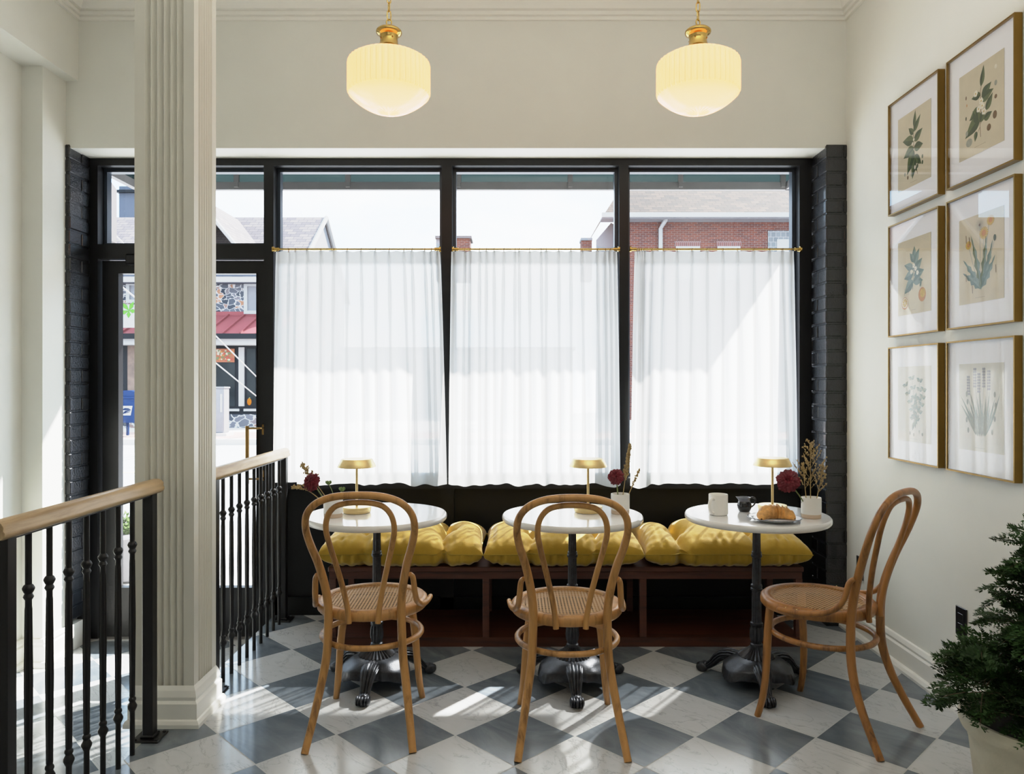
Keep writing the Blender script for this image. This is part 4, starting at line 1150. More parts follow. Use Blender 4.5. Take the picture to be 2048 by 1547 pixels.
# ------------------------------------------------------------------ potted plant
plant = thing('potted_plant', 'feathery dark green shrub in a cream stone pot against the right wall', 'plant', (1.405, 1.99, 0))
q = MB(); q.lathe([(.125,0),(.13,.005),(.168,.33),(.174,.352),(.186,.366),(.192,.380),(.193,.398),(.188,.408),(.178,.408),(.170,.395),(.166,.36)], 64, cap=False); q.add([(.125*math.cos(2*PI*j/64), .125*math.sin(2*PI*j/64), 0) for j in range(64)], [tuple(range(64))[::-1]])
q.build('pot', mt['pot'], plant)
q = MB(); q.lathe([(.168,.362),(.1,.37),(.002,.375)], 40, cap=False); q.build('soil', mt['soil'], plant)
rnd = random.Random(5); stems = MB(); fol = MB()
def frond(p, d, L, fine=1.0):
    """one feathery compound leaf: a rachis with pinnae, each set with narrow leaflets"""
    d = d.normalized(); side = d.cross(Vector((0,0,1)));
    side = side.normalized() if side.length > .1 else Vector((1,0,0)); up = side.cross(d)
    n = 9
    for i in range(1, n+1):
        t = i/n; c = p+d*(L*t)-Vector((0,0,1))*(L*.32*t*t)
        for s in (-1,1):
            pl_ = L*.50*(1.08-t)+L*.09
            pd = (d*.75+side*s*.85+up*rnd.uniform(-.2,.35)).normalized()
            m = 5
            for k in range(1, m+1):
                f = k/m; cc = c+pd*(pl_*f)-Vector((0,0,1))*(pl_*.22*f*f)
                for ss in (-1,1):
                    ld = (pd*.8+(d*.8-side*s*.3)*ss*.7+up*rnd.uniform(-.35,.35)).normalized(); LL = .0125*rnd.uniform(.75,1.3)*(1.2-.5*f)*fine; w = LL*.19
                    nn = ld.cross(up+Vector((rnd.uniform(-.5,.5),rnd.uniform(-.5,.5),0))); nn = nn.normalized() if nn.length > .05 else side
                    fol.add([cc, cc+ld*LL*.45+nn*w, cc+ld*LL, cc+ld*LL*.45-nn*w], [(0,1,2,3)])
            fol.add([c, c+pd*pl_*.5+up*.0006, c+pd*pl_, c+pd*pl_*.5-up*.0006], [(0,1,2,3)])
    stems.tube([p, p+d*L*.5-Vector((0,0,1))*L*.08, p+d*L-Vector((0,0,1))*L*.32], [.0013,.001,.0006], seg=5, sub=3)
trunk = [(0,0,.37),(.01,.0,.5),(.0,.01,.62),(.015,0,.74)]
stems.tube(trunk, [.014,.012,.009,.006], seg=8)
clumps = [(.04,.0,.84,.15),(.12,.05,.78,.17),(.0,.02,.74,.13),(.06,-.1,.70,.17),(-.11,.05,.52,.13),(.2,-.05,.62,.18),(.05,.1,.62,.15),(.03,-.14,.56,.18),(-.17,-.02,.49,.13),(-.10,-.12,.46,.15),(.16,-.16,.5,.18),(-.10,.10,.46,.15),(.13,.13,.52,.2),(-.03,-.15,.43,.13),(-.03,0,.52,.18),(.08,-.02,.55,.2),(.06,.02,.66,.16),(.10,-.10,.60,.18),(.06,-.06,.60,.15),(.18,.02,.70,.16),(.06,-.18,.46,.14),(.16,-.10,.44,.15),(.0,-.06,.66,.12),(.05,-.05,.46,.18),(.12,.0,.46,.18)]
for cx, cy, cz, rr in clumps:
    c = Vector((cx,cy,cz)); base = Vector((0,0,max(.40, cz-.22)))
    stems.tube([base, (base+c)/2+Vector((0,0,.02)), c], [.006,.004,.002], seg=6)
    for k in range(20):
        a = rnd.uniform(0, 2*PI); e = rnd.uniform(-.30, 1.1)
        d = Vector((math.cos(a)*math.cos(e), math.sin(a)*math.cos(e), math.sin(e)))
        p0 = c+d*rr*rnd.uniform(.0,.35)
        tip = p0+d*rr*.8
        if plant.location.x+tip.x > XR-.04 or tip.z < .40: continue
        frond(p0, d, rr*rnd.uniform(.6,.9), 1.25)
fol.v = [(min(v[0], XR-.012-plant.location.x), v[1], v[2]) if not isinstance(v, Vector) else (min(v.x, XR-.012-plant.location.x), v.y, v.z) for v in fol.v]
stems.build('stem', mt['bark'], plant); fol.build('foliage', mt['leaf'], plant, smooth=False)

# ================================================================== outside
ext = {}
def m_canvas(name, c):
    m, nt, out = newmat(name)
    d_ = node(nt, 'ShaderNodeBsdfDiffuse'); t_ = node(nt, 'ShaderNodeBsdfTranslucent'); mx = node(nt, 'ShaderNodeMixShader', i_0=.35)
    nz = node(nt, 'ShaderNodeTexNoise', i_Scale=3.0); nt.links.new(objco(nt), nz.inputs['Vector'])
    cc = ramp(nt, nz.outputs[0], [(.3, tuple(x*.9 for x in c)), (.7, c)])
    nt.links.new(cc, d_.inputs[0]); nt.links.new(cc, t_.inputs[0])
    nt.links.new(d_.outputs[0], mx.inputs[1]); nt.links.new(t_.outputs[0], mx.inputs[2]); nt.links.new(mx.outputs[0], out.inputs[0]); return m
ext['canvas'] = m_canvas('teal_canvas', (.024,.042,.043))
ext['alu'] = M('grey_frame', (.55,.53,.53), .45, metal=.3, var=.08)
ext['road'] = M('asphalt_pale', (.40,.40,.41), .9, var=.06, scale=2)
ext['walk'] = M('sidewalk_concrete', (.55,.52,.50), .9, var=.06, scale=2)
ext['pinkwalk'] = m_brick('pink_brick_paving', (.52,.33,.28), (.46,.28,.25), (.5,.4,.36), .2, .1, .012, .9, .2)
ext['stone'] = m_stone('rubble_stone', 4.6)
ext['stone2'] = m_stone('rubble_base', 3.0)
ext['shingle'] = m_brick('grey_pink_shingle', (.56,.47,.46), (.36,.31,.33), (.24,.21,.22), .34, .13, .02, .9, .3)
ext['shingle2'] = m_brick('brown_shingle', (.50,.35,.28), (.28,.23,.21), (.2,.17,.15), .36, .13, .022, .9, .3)
ext['redbrick'] = m_brick('red_brick', (.46,.155,.105), (.29,.12,.10), (.55,.50,.47), .23, .075, .013, .85, .3)
ext['redroof'] = M('red_metal_roof', (.58,.16,.17), .5, var=.06, scale=2)
ext['dark'] = M('dark_slate_paint', (.035,.04,.05), .5, var=.1)
ext['white'] = M('white_paint', (.85,.84,.84), .5, var=.02)
ext['lgrey'] = M('pale_grey_siding', (.55,.54,.57), .7, var=.04)
ext['blueg'] = M('blue_grey_siding', (.22,.25,.32), .7, var=.04)
ext['beige'] = M('pale_beige_panel', (.34,.31,.31), .7, var=.03)
ext['shopglass'] = M('dark_shop_glass', (.05,.06,.065), .12, var=.3, scale=2)
ext['blue'] = M('mailbox_blue', (.035,.085,.26), .35, var=.08)
ext['navy'] = M('emblem_navy', (.02,.05,.16), .5)
ext['green'] = M('leaf_green', (.25,.66,.10), .6)
ext['orange'] = M('pumpkin_orange', (.80,.24,.02), .55, var=.1)
ext['shrub'] = M('shrub_green', (.22,.36,.10), .6, var=.35, scale=14)
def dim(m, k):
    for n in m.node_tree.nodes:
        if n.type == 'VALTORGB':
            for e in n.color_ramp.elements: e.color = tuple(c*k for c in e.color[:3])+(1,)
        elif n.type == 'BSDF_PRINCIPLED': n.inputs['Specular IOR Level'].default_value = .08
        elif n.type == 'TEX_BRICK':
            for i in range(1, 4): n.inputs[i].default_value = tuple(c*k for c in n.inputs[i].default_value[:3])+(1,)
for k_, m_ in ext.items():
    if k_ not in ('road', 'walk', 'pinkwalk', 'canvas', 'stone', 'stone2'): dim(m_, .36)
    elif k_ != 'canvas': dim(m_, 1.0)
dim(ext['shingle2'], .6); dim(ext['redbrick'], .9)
GZ = -.15
def est(o): o['kind'] = 'structure'; return o
b = MB(); b.box(-40, 40, ZG+.17, 7.2, GZ-.2, GZ); est(b.build('sidewalk_near', ext['walk'], smooth=False))
b = MB(); b.box(-60, 60, 7.2, 19.4, GZ-.35, GZ-.12); est(b.build('road', ext['road'], smooth=False))
b = MB(); b.box(-60, 60, 19.4, 19.7, GZ-.3, GZ+.02); b.box(-60, 60, 22.3, 70, GZ-.3, GZ+.02); est(b.build('sidewalk_far', ext['walk'], smooth=False))
b = MB(); b.box(-60, 60, 19.7, 22.3, GZ-.3, GZ+.025); est(b.build('path_brick', ext['pinkwalk'], smooth=False))
b = MB(); b.box(-60, 60, 13.2, 13.32, GZ-.13, GZ-.115); o = est(b.build('road_marking', M('faded_yellow_line', (.62,.55,.38), .8), smooth=False))
# outside face of our own wall
b = MB(); b.box(-8, -2.56, ZG+.05, ZG+.17, -.3, 4.6); b.box(2.0, 8, ZG+.05, ZG+.17, -.3, 4.6); b.box(-2.56, 2.0, ZG+.145, ZG+.17, 2.66, 4.6)
est(b.build('wall_facade', ext['lgrey'], smooth=False))
# awning
AX0, AX1, AY = -2.69, 1.96, 5.3
aw = thing('awning', 'teal canvas awning with grey metal frame over the shop windows', 'awning', ((AX0+AX1)/2, ZG+.18, 2.6))
al = (-(AX0+AX1)/2, -(ZG+.18), -2.6)
q = MB(); q.box(AX0, AX1, AY-.02, AY+.02, 2.675, 2.728); q.box(AX0, AX1, AY-.02, AY+.02, 2.93, 2.96)
for xx in (AX0, AX1-.04): q.box(xx, xx+.04, ZG+.18, AY, 2.675, 2.728)
q.build('frame', ext['alu'], aw, smooth=False, loc=al)
for xx in (-1.96,-1.173,-.39,.397,1.177, AX1-.06, AX0+.03):
    q = MB(); q.box(xx-.017, xx+.017, AY-.03, AY-.005, 2.72, 2.94); q.box(xx-.014, xx+.014, AY-.035, AY-.02, 2.69, 2.725)
    q.build('frame_bar', ext['alu'], aw, smooth=False, loc=al)
q = MB(); q.quad((AX0,AY+.022,2.715),(AX1,AY+.022,2.715),(AX1,AY+.022,2.96),(AX0,AY+.022,2.96))
q.quad((AX0,AY+.022,2.96),(AX1,AY+.022,2.96),(AX1,ZG+.18,3.55),(AX0,ZG+.18,3.55))
for xx in (AX0, AX1): q.add([(xx,AY+.022,2.72),(xx,ZG+.18,2.72),(xx,ZG+.18,3.55),(xx,AY+.022,2.96)], [(0,1,2,3)])
q.build('canvas', ext['canvas'], aw, smooth=False, loc=al)

def ebox(px0, px1, py0, py1, Y, dy=.1):   # rectangle seen on a facade standing at depth Y
    return (PX(px0,Y), PX(px1,Y), Y, Y+dy, PZ(py1,Y), PZ(py0,Y))
# stone building across the street
SY = 26.0
sb = thing('stone_building', 'dark rubble stone house with grey shingle gable roof across the street', 'building', (-11.0, SY, GZ))
sl = (11.0, -SY, -GZ)
XA, XZ = -22.0, -7.6
q = MB(); q.box(XA, XZ, SY, 33.5, GZ, 5.15); q.build('wall', ext['stone'], sb, smooth=False, loc=sl)
q = MB(); q.add([(XZ+.01,SY,5.15),(XZ+.01,33.5,5.15),(XZ+.01,29.8,7.85)], [(0,1,2)]); q.add([(XA,SY,5.15),(XA,33.5,5.15),(XA,29.8,7.85)], [(0,1,2)])
q.build('gable', ext['lgrey'], sb, smooth=False, loc=sl)
q = MB(); q.quad((XA,SY-.35,4.95),(XZ+.1,SY-.35,4.95),(XZ+.1,29.8,7.95),(XA,29.8,7.95)); q.quad((XA,29.8,7.95),(XZ+.1,29.8,7.95),(XZ+.1,33.9,4.95),(XA,33.9,4.95))
q.build('roof', ext['shingle'], sb, smooth=False, loc=sl)
q = MB(); q.tube([(XZ+.12,SY-.35,4.93),(XZ+.12,29.8,7.93),(XZ+.12,33.9,4.93)], .09, seg=6, spline=False); q.box(XA, XZ, SY-.38, SY-.30, 4.80, 4.98); q.build('roof_trim', ext['white'], sb, smooth=False, loc=sl)
q = MB(); q.box(XA, XZ, SY-.25, SY, 4.78, 5.12); q.build('eave_shadow_band', ext['blueg'], sb, smooth=False, loc=sl)  # dark strip standing in for the shadow under the eave
# small front gable, its right rake showing in the transom
gx, gy = PX(432,25.4), 25.4
q = MB(); ax, az = PX(385,gy), PZ(385,gy); ex, ez = PX(480,gy), PZ(500,gy)
q.quad((ax,gy,az),(ex,gy,ez),(ex,28.6,ez+.4),(ax,29.6,az)); q.quad((2*ax-ex,gy,ez),(ax,gy,az),(ax,29.6,az),(2*ax-ex,28.6,ez+.4))
q.build('porch_gable_roof', ext['shingle'], sb, smooth=False, loc=sl)
q = MB(); q.tube([(ax,gy-.05,az),(ex,gy-.05,ez)], .07, seg=6, spline=False); q.tube([(ax,gy-.05,az),(2*ax-ex,gy-.05,ez)], .10, seg=6, spline=False); q.build('gable_trim', ext['white'], sb, smooth=False, loc=sl)
def win(px0, px1, py0, py1, Y, frame, pane=None, t=.12):
    x0,x1,y0,y1,z0,z1 = ebox(px0,px1,py0,py1,Y,.08)
    q = MB(); q.box(x0,x1,y0-.08,y0,z1-t,z1); q.box(x0,x1,y0-.08,y0,z0,z0+t); q.box(x0,x0+t,y0-.08,y0,z0+t,z1-t); q.box(x1-t,x1,y0-.08,y0,z0+t,z1-t)
    if z1-z0 > 1.2: q.box(x0+t,x1-t,y0-.07,y0-.02,(z0+z1)/2-.04,(z0+z1)/2+.04)
    f = q.build('window_frame', frame, sb, smooth=False, loc=sl)
    q = MB(); q.box(x0+t,x1-t,y0-.03,y0-.01,z0+t,z1-t); q.build('pane', pane or ext['lgrey'], f, smooth=False)
win(489, 522, 566, 628, SY, ext['white']); win(254, 284, 564, 606, SY, ext['white'])
# shop front with red standing-seam porch roof
FY = 24.6
q = MB(); rz0, rz1 = PZ(668,24.0), PZ(630,SY); q.quad((XA,24.0,rz0),(XZ,24.0,rz0),(XZ,SY,rz1),(XA,SY,rz1))
for k in range(int((XZ-XA)/.55)):
    xx = XA+.55*k; q.add([(xx-.02,24.0,rz0),(xx+.02,24.0,rz0),(xx+.02,SY,rz1),(xx-.02,SY,rz1),(xx-.02,24.0,rz0+.07),(xx+.02,24.0,rz0+.07),(xx+.02,SY,rz1+.07),(xx-.02,SY,rz1+.07)], [(4,5,6,7),(0,4,7,3),(1,2,6,5),(0,1,5,4)])
q.box(XA, XZ, SY-.06, SY, rz1-.02, rz1+.12)
q.build('porch_roof', ext['redroof'], sb, smooth=False, loc=sl)
q = MB(); q.box(XA, XZ, 23.92, 24.05, PZ(677,24.0), rz0+.02); q.build('gutter', ext['dark'], sb, smooth=False, loc=sl)
q = MB(); q.box(XA, XZ, 24.05, FY, PZ(690,24.3), PZ(677,24.0)); q.build('fascia', ext['white'], sb, smooth=False, loc=sl)
q = MB(); z0, z1 = PZ(828,FY), PZ(689,FY)
q.box(XA, XZ, FY, SY, z0, z1); q.build('shopfront', ext['dark'], sb, smooth=False, loc=sl)
q = MB(); q.box(XA, XZ, FY-.03, SY, GZ, z0); q.build('stone_base', ext['stone2'], sb, smooth=False, loc=sl)
for (a_, b_, c_, d_, m_) in ((410,470,697,812,'shopglass'), (494,511,697,810,'shopglass'), (515,545,697,810,'shopglass'), (340,404,697,812,'shopglass'), (278,330,697,812,'shopglass')):
    x0,x1,y0,y1,za,zb = ebox(a_,b_,c_,d_,FY-.02,.02); q = MB(); q.box(x0,x1,y0,y1,za,zb); q.build('shop_window', ext[m_], sb, smooth=False, loc=sl)
for (a_, b_, c_, d_) in ((477,488,694,812), (405,409,694,812), (548,556,694,812), (453,478,817,822), (487,512,817,822), (430,450,817,822), (334,338,694,812)):
    x0,x1,y0,y1,za,zb = ebox(a_,b_,c_,d_,FY-.06,.06); q = MB(); q.box(x0,x1,y0,y1,za,zb); q.build('white_post', ext['white'], sb, smooth=False, loc=sl)
x0,x1,y0,y1,za,zb = ebox(255,272,690,806,FY-.03,.03); q = MB(); q.box(x0,x1,y0,y1,za,zb); q.build('stone_pier', M('warm_rubble', (.17,.12,.095), .9, var=.4, scale=3), sb, smooth=False, loc=sl)
# colourful poster hung in the shop window: loose blots of orange, red, white
q = MB(); x0,x1,y0,y1,za,zb = ebox(432,469,697,724,FY-.05,.01); rnd = random.Random(3)
q.box(x0,x1,y0,y1,za,zb,mi=0)
for k in range(46):
    cx, cz, r_ = rnd.uniform(x0+.05,x1-.05), rnd.uniform(za+.05,zb-.05), rnd.uniform(.02,.06); y_ = y0-.002-.0005*k
    q.add([(cx+r_*math.cos(t*PI/5)*rnd.uniform(.6,1.3), y_, cz+r_*math.sin(t*PI/5)*rnd.uniform(.5,1.1)) for t in range(10)], [tuple(range(10))], mi=1+k % 4)
po = q.build('window_poster', [M('poster_rust', (.25,.08,.035), .7), M('poster_cream', (.36,.32,.24), .7), M('poster_red', (.28,.045,.03), .7), M('poster_orange', (.36,.14,.035), .7), M('poster_green', (.09,.12,.05), .7)], None, smooth=False)
tag(po, 'bright orange and red poster in the shop window across the street', 'poster')
# white sign with green leaf
SGY = 23.8
sg = thing('shop_sign', 'white hanging sign with a bright green leaf across the street', 'sign', (PX(262,SGY), SGY, PZ(655,SGY)))
x0,x1,y0,y1,za,zb = ebox(243,286,609,655,SGY,.05); off = (-PX(262,SGY), -SGY, -PZ(655,SGY))
q = MB(); q.box(x0,x1,y0,y1,za,zb); q.build('board', ext['white'], sg, smooth=False, loc=off)
q = MB(); cx, cz = PX(258,SGY), PZ(621,SGY)
pts = []
for k in range(5):
    a = R(90+(k-2)*68+40); L = .34 if k in (1,2,3) else .24
    q.add([(cx,y0-.01,cz),(cx+L*.5*math.cos(a)-.07*math.sin(a),y0-.01,cz+L*.5*math.sin(a)+.07*math.cos(a)),(cx+L*math.cos(a),y0-.01,cz+L*math.sin(a)),(cx+L*.5*math.cos(a)+.07*math.sin(a),y0-.01,cz+L*.5*math.sin(a)-.07*math.cos(a))], [(0,1,2,3)])
q.build('leaf_emblem', ext['green'], sg, smooth=False, loc=off)
# mailbox
MY = 18.6
MYX = PX(264,20.6); MZ = GZ+.025
mb = thing('mailbox', 'blue street mailbox with a white eagle emblem, seen through the door glass', 'mailbox', (MYX, 20.6, MZ))
k = 20.6/F
q = MB(); hw = .30; zb_, zt_ = PZ(844,20.6)-MZ, PZ(780,20.6)-MZ
rows = []
for yy in (-.28,.28):
    row = [(-hw,yy,zb_),(hw,yy,zb_)] + [(hw*math.cos(a), yy, zt_-hw*.42+hw*.42*math.sin(a)) for a in [PI*j/12 for j in range(13)]]
    rows.append(row)
q.grid(rows, closed=True); n = len(rows[0]); q.add(rows[0], [tuple(range(n))]); q.add(rows[1], [tuple(range(n))[::-1]])
q.build('body', ext['blue'], mb, angle=30)
for sx in (-1,1):
    for sy in (-1,1):
        q = MB(); q.box(sx*.22-.03, sx*.22+.03, sy*.2-.03, sy*.2+.03, 0, zb_+.02); q.build('leg', ext['blue'], mb, smooth=False)
q = MB(); q.box(-.27,.27,-.31,-.27,zt_-.22,zt_-.17); q.build('hood_handle', ext['blue'], mb, smooth=False)
q = MB(); cz = PZ(820,20.6)-MZ; q.add([(-.16,-.285,cz-.13),(.11,-.285,cz-.13),(.16,-.285,cz+.13),(-.11,-.285,cz+.13)], [(0,1,2,3)]); em = q.build('emblem_panel', ext['white'], mb, smooth=False)
# eagle head: sweeping wing over a beak
q = MB(); y_ = -.29
q.add([(-.13,y_,cz+.02),(-.05,y_,cz+.07),(.06,y_,cz+.06),(.13,y_,cz+.015),(.05,y_,cz+.025),(-.04,y_,cz+.01)], [(0,1,2,3,4,5)])
q.add([(.13,y_,cz+.01),(.03,y_,cz-.02),(-.12,y_,cz-.09),(-.04,y_,cz-.005),(.05,y_,cz+.018)], [(0,1,2,3,4)])
q.add([(-.13,y_,cz-.10),(-.02,y_,cz-.045),(.10,y_,cz-.02),(.09,y_,cz-.035)], [(0,1,2,3)])
q.build('eagle_emblem', ext['navy'], em, smooth=False)
# utility cabinet
UX = PX(436,20.8)
uc = thing('utility_cabinet', 'pale grey street utility cabinet in front of the stone shop', 'utility cabinet', (UX, 20.8, MZ))
q = MB(); uw = .24; ut = PZ(773,20.8)-MZ; q.box(-uw,uw,-.2,.2,.08,ut-.04,bev=.02); q.box(-uw-.02,uw+.02,-.22,.22,ut-.05,ut,bev=.01); q.build('case', ext['lgrey'], uc, smooth=False)
q = MB(); q.box(-uw-.06,uw+.1,-.28,.28,0,.08); q.build('plinth', ext['walk'], uc, smooth=False)
q = MB(); q.box(.14,.20,-.212,-.20,ut-.7,ut-.2); q.build('label_plate', ext['white'], uc, smooth=False)
# pumpkin on the shop sill
PKY = 24.4
q = MB(); rp = 4.5*PKY/F; px_, pz_ = PX(498.5,PKY), PZ(803,PKY)
pk = thing('pumpkin', 'orange pumpkin on the ledge of the stone shop window', 'pumpkin', (px_, PKY, pz_-rp*1.6))
rows = []
for i in range(13):
    ph = PI*i/12-PI/2; rows.append([(rp*max(math.cos(ph),.01)*(1-.1*abs(math.sin(4*t)))*math.cos(t), rp*max(math.cos(ph),.01)*(1-.1*abs(math.sin(4*t)))*math.sin(t)*.8, rp*1.6+rp*1.6*math.sin(ph)) for t in [2*PI*j/32 for j in range(32)]])
q.grid(rows, closed=True); q.build('rind', ext['orange'], pk)
q = MB(); q.tube([(0,0,rp*3.1),(.02,0,rp*3.5)], .02, seg=8, spline=False); q.build('stalk', mt['stem'], pk)
# overhead wires crossing the shop
for nm, p0, p1, lab in (('guy wire', (400,640,16.0), (560,800,22.0), 'upper thin white guy wire slanting across the shopfront'), ('guy wire', (400,700,16.0), (560,830,22.0), 'lower thin white guy wire slanting down to a white guard')):
    a, c = Vector(at3(*p0)), Vector(at3(*p1)); end = a+(c-a)*3.0
    tt = (c.z-GZ)/(a.z-c.z) if a.z > c.z else 0
    g_ = c+(c-a)*tt
    top = a-(c-a)*1.0
    q = MB(); q.tube([top-a, g_-a], .016, seg=6, spline=False)
    o = q.build('guy_wire', ext['white'], None, loc=a); tag(o, lab, 'wire', 'guy wires')
    if 'lower' in lab:
        p1_ = a+(g_-a)*.52; p2_ = a+(g_-a)*.66
        q = MB(); q.tube([p1_-a, p2_-a], .04, seg=8, spline=False); q.build('guard_sleeve', ext['white'], o)

# red-brick building to the right
RY = 30.0
rb = thing('brick_building', 'red brick house with brown shingle roof and white gutter across the street', 'building', (9.0, RY, GZ)); rl = (-9.0, -RY, -GZ)
bx0 = PX(1236,RY); q = MB(); q.box(bx0, 24, RY, 38, GZ, PZ(438,RY)); q.build('wall', ext['redbrick'], rb, smooth=False, loc=rl)
ez = PZ(434,29.3); rzz = PZ(335,34.5)
q = MB(); q.quad((PX(1204,29.3),29.3,PZ(447,29.3)+.25),(24,29.3,ez+.1),(24,34.5,rzz),(PX(1268,34.5),34.5,rzz))
q.add([(PX(1204,29.3),29.3,PZ(447,29.3)+.25),(PX(1268,34.5),34.5,rzz),(PX(1204,29.3)-.1,39.7,PZ(447,29.3)+.25)], [(0,1,2)])
q.build('roof', ext['shingle2'], rb, smooth=False, loc=rl)
q = MB(); q.box(PX(1204,29.2), 24, 29.15, 29.3, PZ(434,29.2), PZ(425,29.2)); q.build('gutter', ext['white'], rb, smooth=False, loc=rl)
q = MB(); q.box(PX(1204,29.3), 24, 29.3, RY, PZ(440,29.6), PZ(436,29.6)); q.build('soffit', ext['lgrey'], rb, smooth=False, loc=rl)
q = MB(); dpx, dpx2 = PX(1331,29.6), PX(1321,29.9); q.tube([(dpx,29.3,PZ(430,29.3)),(dpx,29.6,PZ(440,29.6)),(dpx2,29.9,PZ(457,29.9)),(dpx2,29.9,GZ)], .085, seg=6, spline=False); q.build('downspout', ext['white'], rb, smooth=False, loc=rl)
x0,x1,y0,y1,za,zb = ebox(1536,1596,461,520,RY-.03,.06); q = MB(); q.box(x0,x1,y0,y1,za,zb)
wf = q.build('glass_block_window', m_brick('glass_blocks', (.16,.165,.17), (.13,.135,.14), (.24,.23,.23), .2, .2, .03, .4, .3, .1), rb, smooth=False, loc=rl)
x0,x1,y0,y1,za,zb = ebox(1554,1580,478,520,RY-.05,.02); q = MB(); q.box(x0,x1,y0,y1,za,zb); q.build('vent_panel', ext['white'], wf, smooth=False)
for a_, b_ in ((1350,1402),(1433,1483)):
    x0,x1,y0,y1,za,zb = ebox(a_,b_,482,492,RY-.02,.02); q = MB(); q.box(x0,x1,y0,y1,za,zb); q.build('brick_lintel', m_brick('soldier_course', (.15,.05,.04), (.11,.04,.035), (.2,.18,.17), .08, .5, .014), rb, smooth=False, loc=rl)
    x0,x1,y0,y1,za,zb = ebox(a_+2,b_-2,492,560,RY-.03,.03); q = MB(); q.box(x0,x1,y0,y1,za,zb); q.build('window', ext['white'], rb, smooth=False, loc=rl)
q = MB(); q.add([(PX(1192,31),31,GZ),(bx0+.05,31,GZ),(bx0+.05,31,PZ(450,31)),(PX(1222,31),31,PZ(445,31)),(PX(1192,31),31,PZ(480,31))], [(0,1,2,3,4)]); q.build('side_wing', ext['lgrey'], rb, smooth=False, loc=rl)
# chimneys and low houses between the two big buildings
q = MB(); ch = thing('brick_chimney', 'small red brick chimney left of the red brick house', 'chimney', (PX(1173,31.5), 31.5, 5.0)); cl = (-PX(1173,31.5), -31.5, -5.0)
q.box(*ebox(1163,1184,479,560,31.5,.7)); q.build('stack', ext['redbrick'], ch, smooth=False, loc=cl)
q = MB(); q.box(*ebox(1162,1185,475,480,31.45,.8)); q.build('cap', ext['lgrey'], ch, smooth=False, loc=cl)
c2_ = thing('grey_red_chimney', 'broad grey and red chimney above the curtain between left and middle windows', 'chimney', (PX(907,33), 33, 5.0)); cl = (-PX(907,33), -33, -5.0)
q = MB(); q.box(*ebox(872,930,474,560,33,1.0)); q.build('stack', ext['lgrey'], c2_, smooth=False, loc=cl)
q = MB(); q.box(*ebox(913,940,476,560,32.9,1.0)); q.build('brick_stack', ext['redbrick'], c2_, smooth=False, loc=cl)
q = MB(); q.box(*ebox(870,943,471,476,32.8,1.3)); q.build('cap', ext['beige'], c2_, smooth=False, loc=cl)
lh = thing('low_building', 'long low pale building dim behind the sheer curtains', 'building', (-1.5, 31.8, GZ)); ll = (1.5, -31.8, -GZ)
q = MB(); q.box(-7.3, 2.5, 31.8, 40, GZ, PZ(700,31.8)); q.build('wall', ext['lgrey'], lh, smooth=False, loc=ll)
q = MB(); q.box(-7.4, 2.6, 31.6, 40.2, PZ(700,31.8), PZ(694,31.8)); q.build('roof', ext['beige'], lh, smooth=False, loc=ll)
# blue-grey house and projecting panel left of the entrance
bh = thing('blue_grey_house', 'blue-grey house wall above the shingles, left in the transom window', 'building', (-22, 38, GZ)); hl = (22, -38, -GZ)
q = MB(); q.box(PX(238,38), PX(330,38), 38, 44, GZ, PZ(372,38)); q.build('wall', ext['blueg'], bh, smooth=False, loc=hl)
q = MB(); q.box(PX(235,38), PX(333,38), 37.8, 44.2, PZ(386,38), PZ(381,38)); q.build('cornice', ext['dark'], bh, smooth=False, loc=hl)
ps = thing('projecting_panel', 'pale beige projecting panel beyond the entrance at the left', 'sign', (-3.75, 7.0, 2.6)); pl_ = (3.75, -7.0, -2.6)
q = MB(); q.add([(-3.72,7.0,2.62),(-3.72,6.0,2.62),(-3.72,6.0,3.62),(-3.72,7.0,3.12),(-3.9,7.0,2.62),(-3.9,6.0,2.62),(-3.9,6.0,3.62),(-3.9,7.0,3.12)], [(0,3,2,1),(4,5,6,7),(0,4,7,3),(1,2,6,5),(3,7,6,2),(0,1,5,4)]); q.build('panel', ext['beige'], ps, smooth=False, loc=pl_)
q = MB(); q.box(-3.95,-3.72,ZG+.17,6.0,3.0,3.06); q.build('arm', ext['alu'], ps, smooth=False, loc=pl_)
# clipped shrub outside the door
rnd = random.Random(9)
def outside_shrub(x, y, z, r, label):
    root = thing('clipped_shrub', label, 'shrub', (x, y, GZ))
    q = MB(); q.lathe([(.16,0),(.2,.02),(.22,.3),(.24,.33),(.22,.34)], 24); q.build('planter', ext['lgrey'], root)
    q = MB(); q.tube([(0,0,.3),(0,0,z-GZ)], .02, seg=6, spline=False); q.build('trunk', mt['bark'], root)
    q = MB()
    for k in range(1500):
        v = Vector((rnd.gauss(0,1), rnd.gauss(0,1), rnd.gauss(0,1))).normalized()*r*rnd.uniform(.65,1.05); v.z *= 1.5
        d = Vector((rnd.gauss(0,1), rnd.gauss(0,1), rnd.gauss(0,1))).normalized(); s = d.cross(v).normalized(); L = .045
        c = v+Vector((0,0,z-GZ)); q.add([c, c+d*L*.5+s*L*.25, c+d*L, c+d*L*.5-s*L*.25], [(0,1,2,3)])
    q.build('foliage', ext['shrub'], root, smooth=False)
outside_shrub(PX(252,5.6), 5.6, PZ(1075,5.6), .11, 'pale green clipped shrub just outside the entrance door')

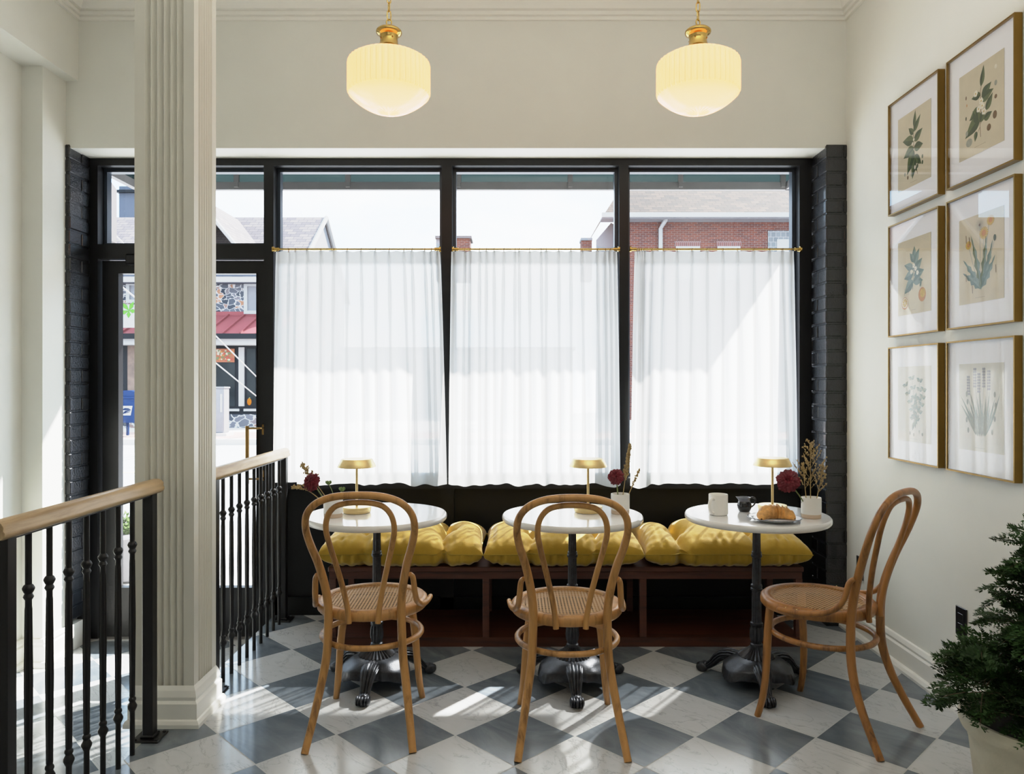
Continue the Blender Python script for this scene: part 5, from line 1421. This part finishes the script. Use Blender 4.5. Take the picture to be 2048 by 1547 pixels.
# ================================================================== light, world, camera
w = bpy.data.worlds.new('World'); sc.world = w; w.use_nodes = True
nt = w.node_tree; nt.nodes.clear()
wo = nt.nodes.new('ShaderNodeOutputWorld'); bg = nt.nodes.new('ShaderNodeBackground')
tc = nt.nodes.new('ShaderNodeTexCoord'); mp = nt.nodes.new('ShaderNodeMapping'); mp.inputs['Scale'].default_value = (2.2,2.2,5.0)
nt.links.new(tc.outputs['Generated'], mp.inputs[0])
nz = node(nt, 'ShaderNodeTexNoise', i_Scale=1.6, i_Detail=6.0, i_Roughness=.55); nt.links.new(mp.outputs[0], nz.inputs['Vector'])
nt.links.new(ramp(nt, nz.outputs[0], [(.42, (.50,.74,1.0)), (.62, (.86,.93,1.0))]), bg.inputs[0])
bg.inputs[1].default_value = 5.0
nt.links.new(bg.outputs[0], wo.inputs[0])

sun = bpy.data.lights.new('sun', 'SUN'); sun.energy = 26.0; sun.angle = R(.6); sun.color = (1.0,.975,.94)
so = bpy.data.objects.new('sun', sun); col.objects.link(so)
el, az = R(42), R(37)
dirv = Vector((-math.sin(az)*math.cos(el), -math.cos(az)*math.cos(el), -math.sin(el)))
so.rotation_euler = dirv.to_track_quat('-Z', 'Y').to_euler()
def area(name, loc, size, energy, colr, rot=(0,0,0), sy=None):
    l = bpy.data.lights.new(name, 'AREA'); l.energy = energy; l.color = colr; l.size = size
    if sy: l.shape = 'RECTANGLE'; l.size_y = sy
    o = bpy.data.objects.new(name, l); col.objects.link(o); o.location = loc; o.rotation_euler = rot
area('fill_up', (.35, 1.2, 2.62), 1.9, 40, (1.0,.97,.90), rot=(R(180),0,0), sy=1.6)  # added fill bounced off the ceiling, no fixture hangs here
area('fill_rear', (-.2, -2.9, 2.0), 3.2, 5, (.93,.97,1.0), rot=(R(90),0,0), sy=2.2)  # added soft fill from behind the camera, not a fitting of the room

cam = bpy.data.cameras.new('camera'); co = bpy.data.objects.new('camera', cam); col.objects.link(co)
co.location = (0,0,H); co.rotation_euler = (R(90),0,0)
cam.sensor_width = 36; cam.sensor_fit = 'HORIZONTAL'; cam.lens = F/2048*36
cam.shift_x = -4/2048; cam.shift_y = -5.5/2048; cam.clip_end = 300
sc.camera = co
vs_ = sc.view_settings
vs_.view_transform = 'Standard'
vs_.use_curve_mapping = True                  # film-like shoulder so the sky and sunlit linen keep their tone
cm = vs_.curve_mapping
cm.white_level = (7.2, 7.2, 7.2)
cc_ = cm.curves[3]
for p_ in ((.4,.396), (.6,.575), (.8,.70), (1.0,.775), (1.5,.845), (2.5,.90), (4.0,.95), (6.0,.985)): cc_.points.new(p_[0]/8, p_[1])
cc_.points[0].location = (0, 0); cc_.points[-1].location = (1, 1)
cm.update()
try: sc.view_settings.look = 'None'
except Exception: pass
sc.view_settings.exposure = 0.0
cy = sc.cycles
cy.max_bounces = 10; cy.diffuse_bounces = 5; cy.glossy_bounces = 4; cy.transparent_max_bounces = 16
cy.caustics_reflective = False; cy.caustics_refractive = False
cy.sample_clamp_indirect = 6.0
cy.use_denoising = True
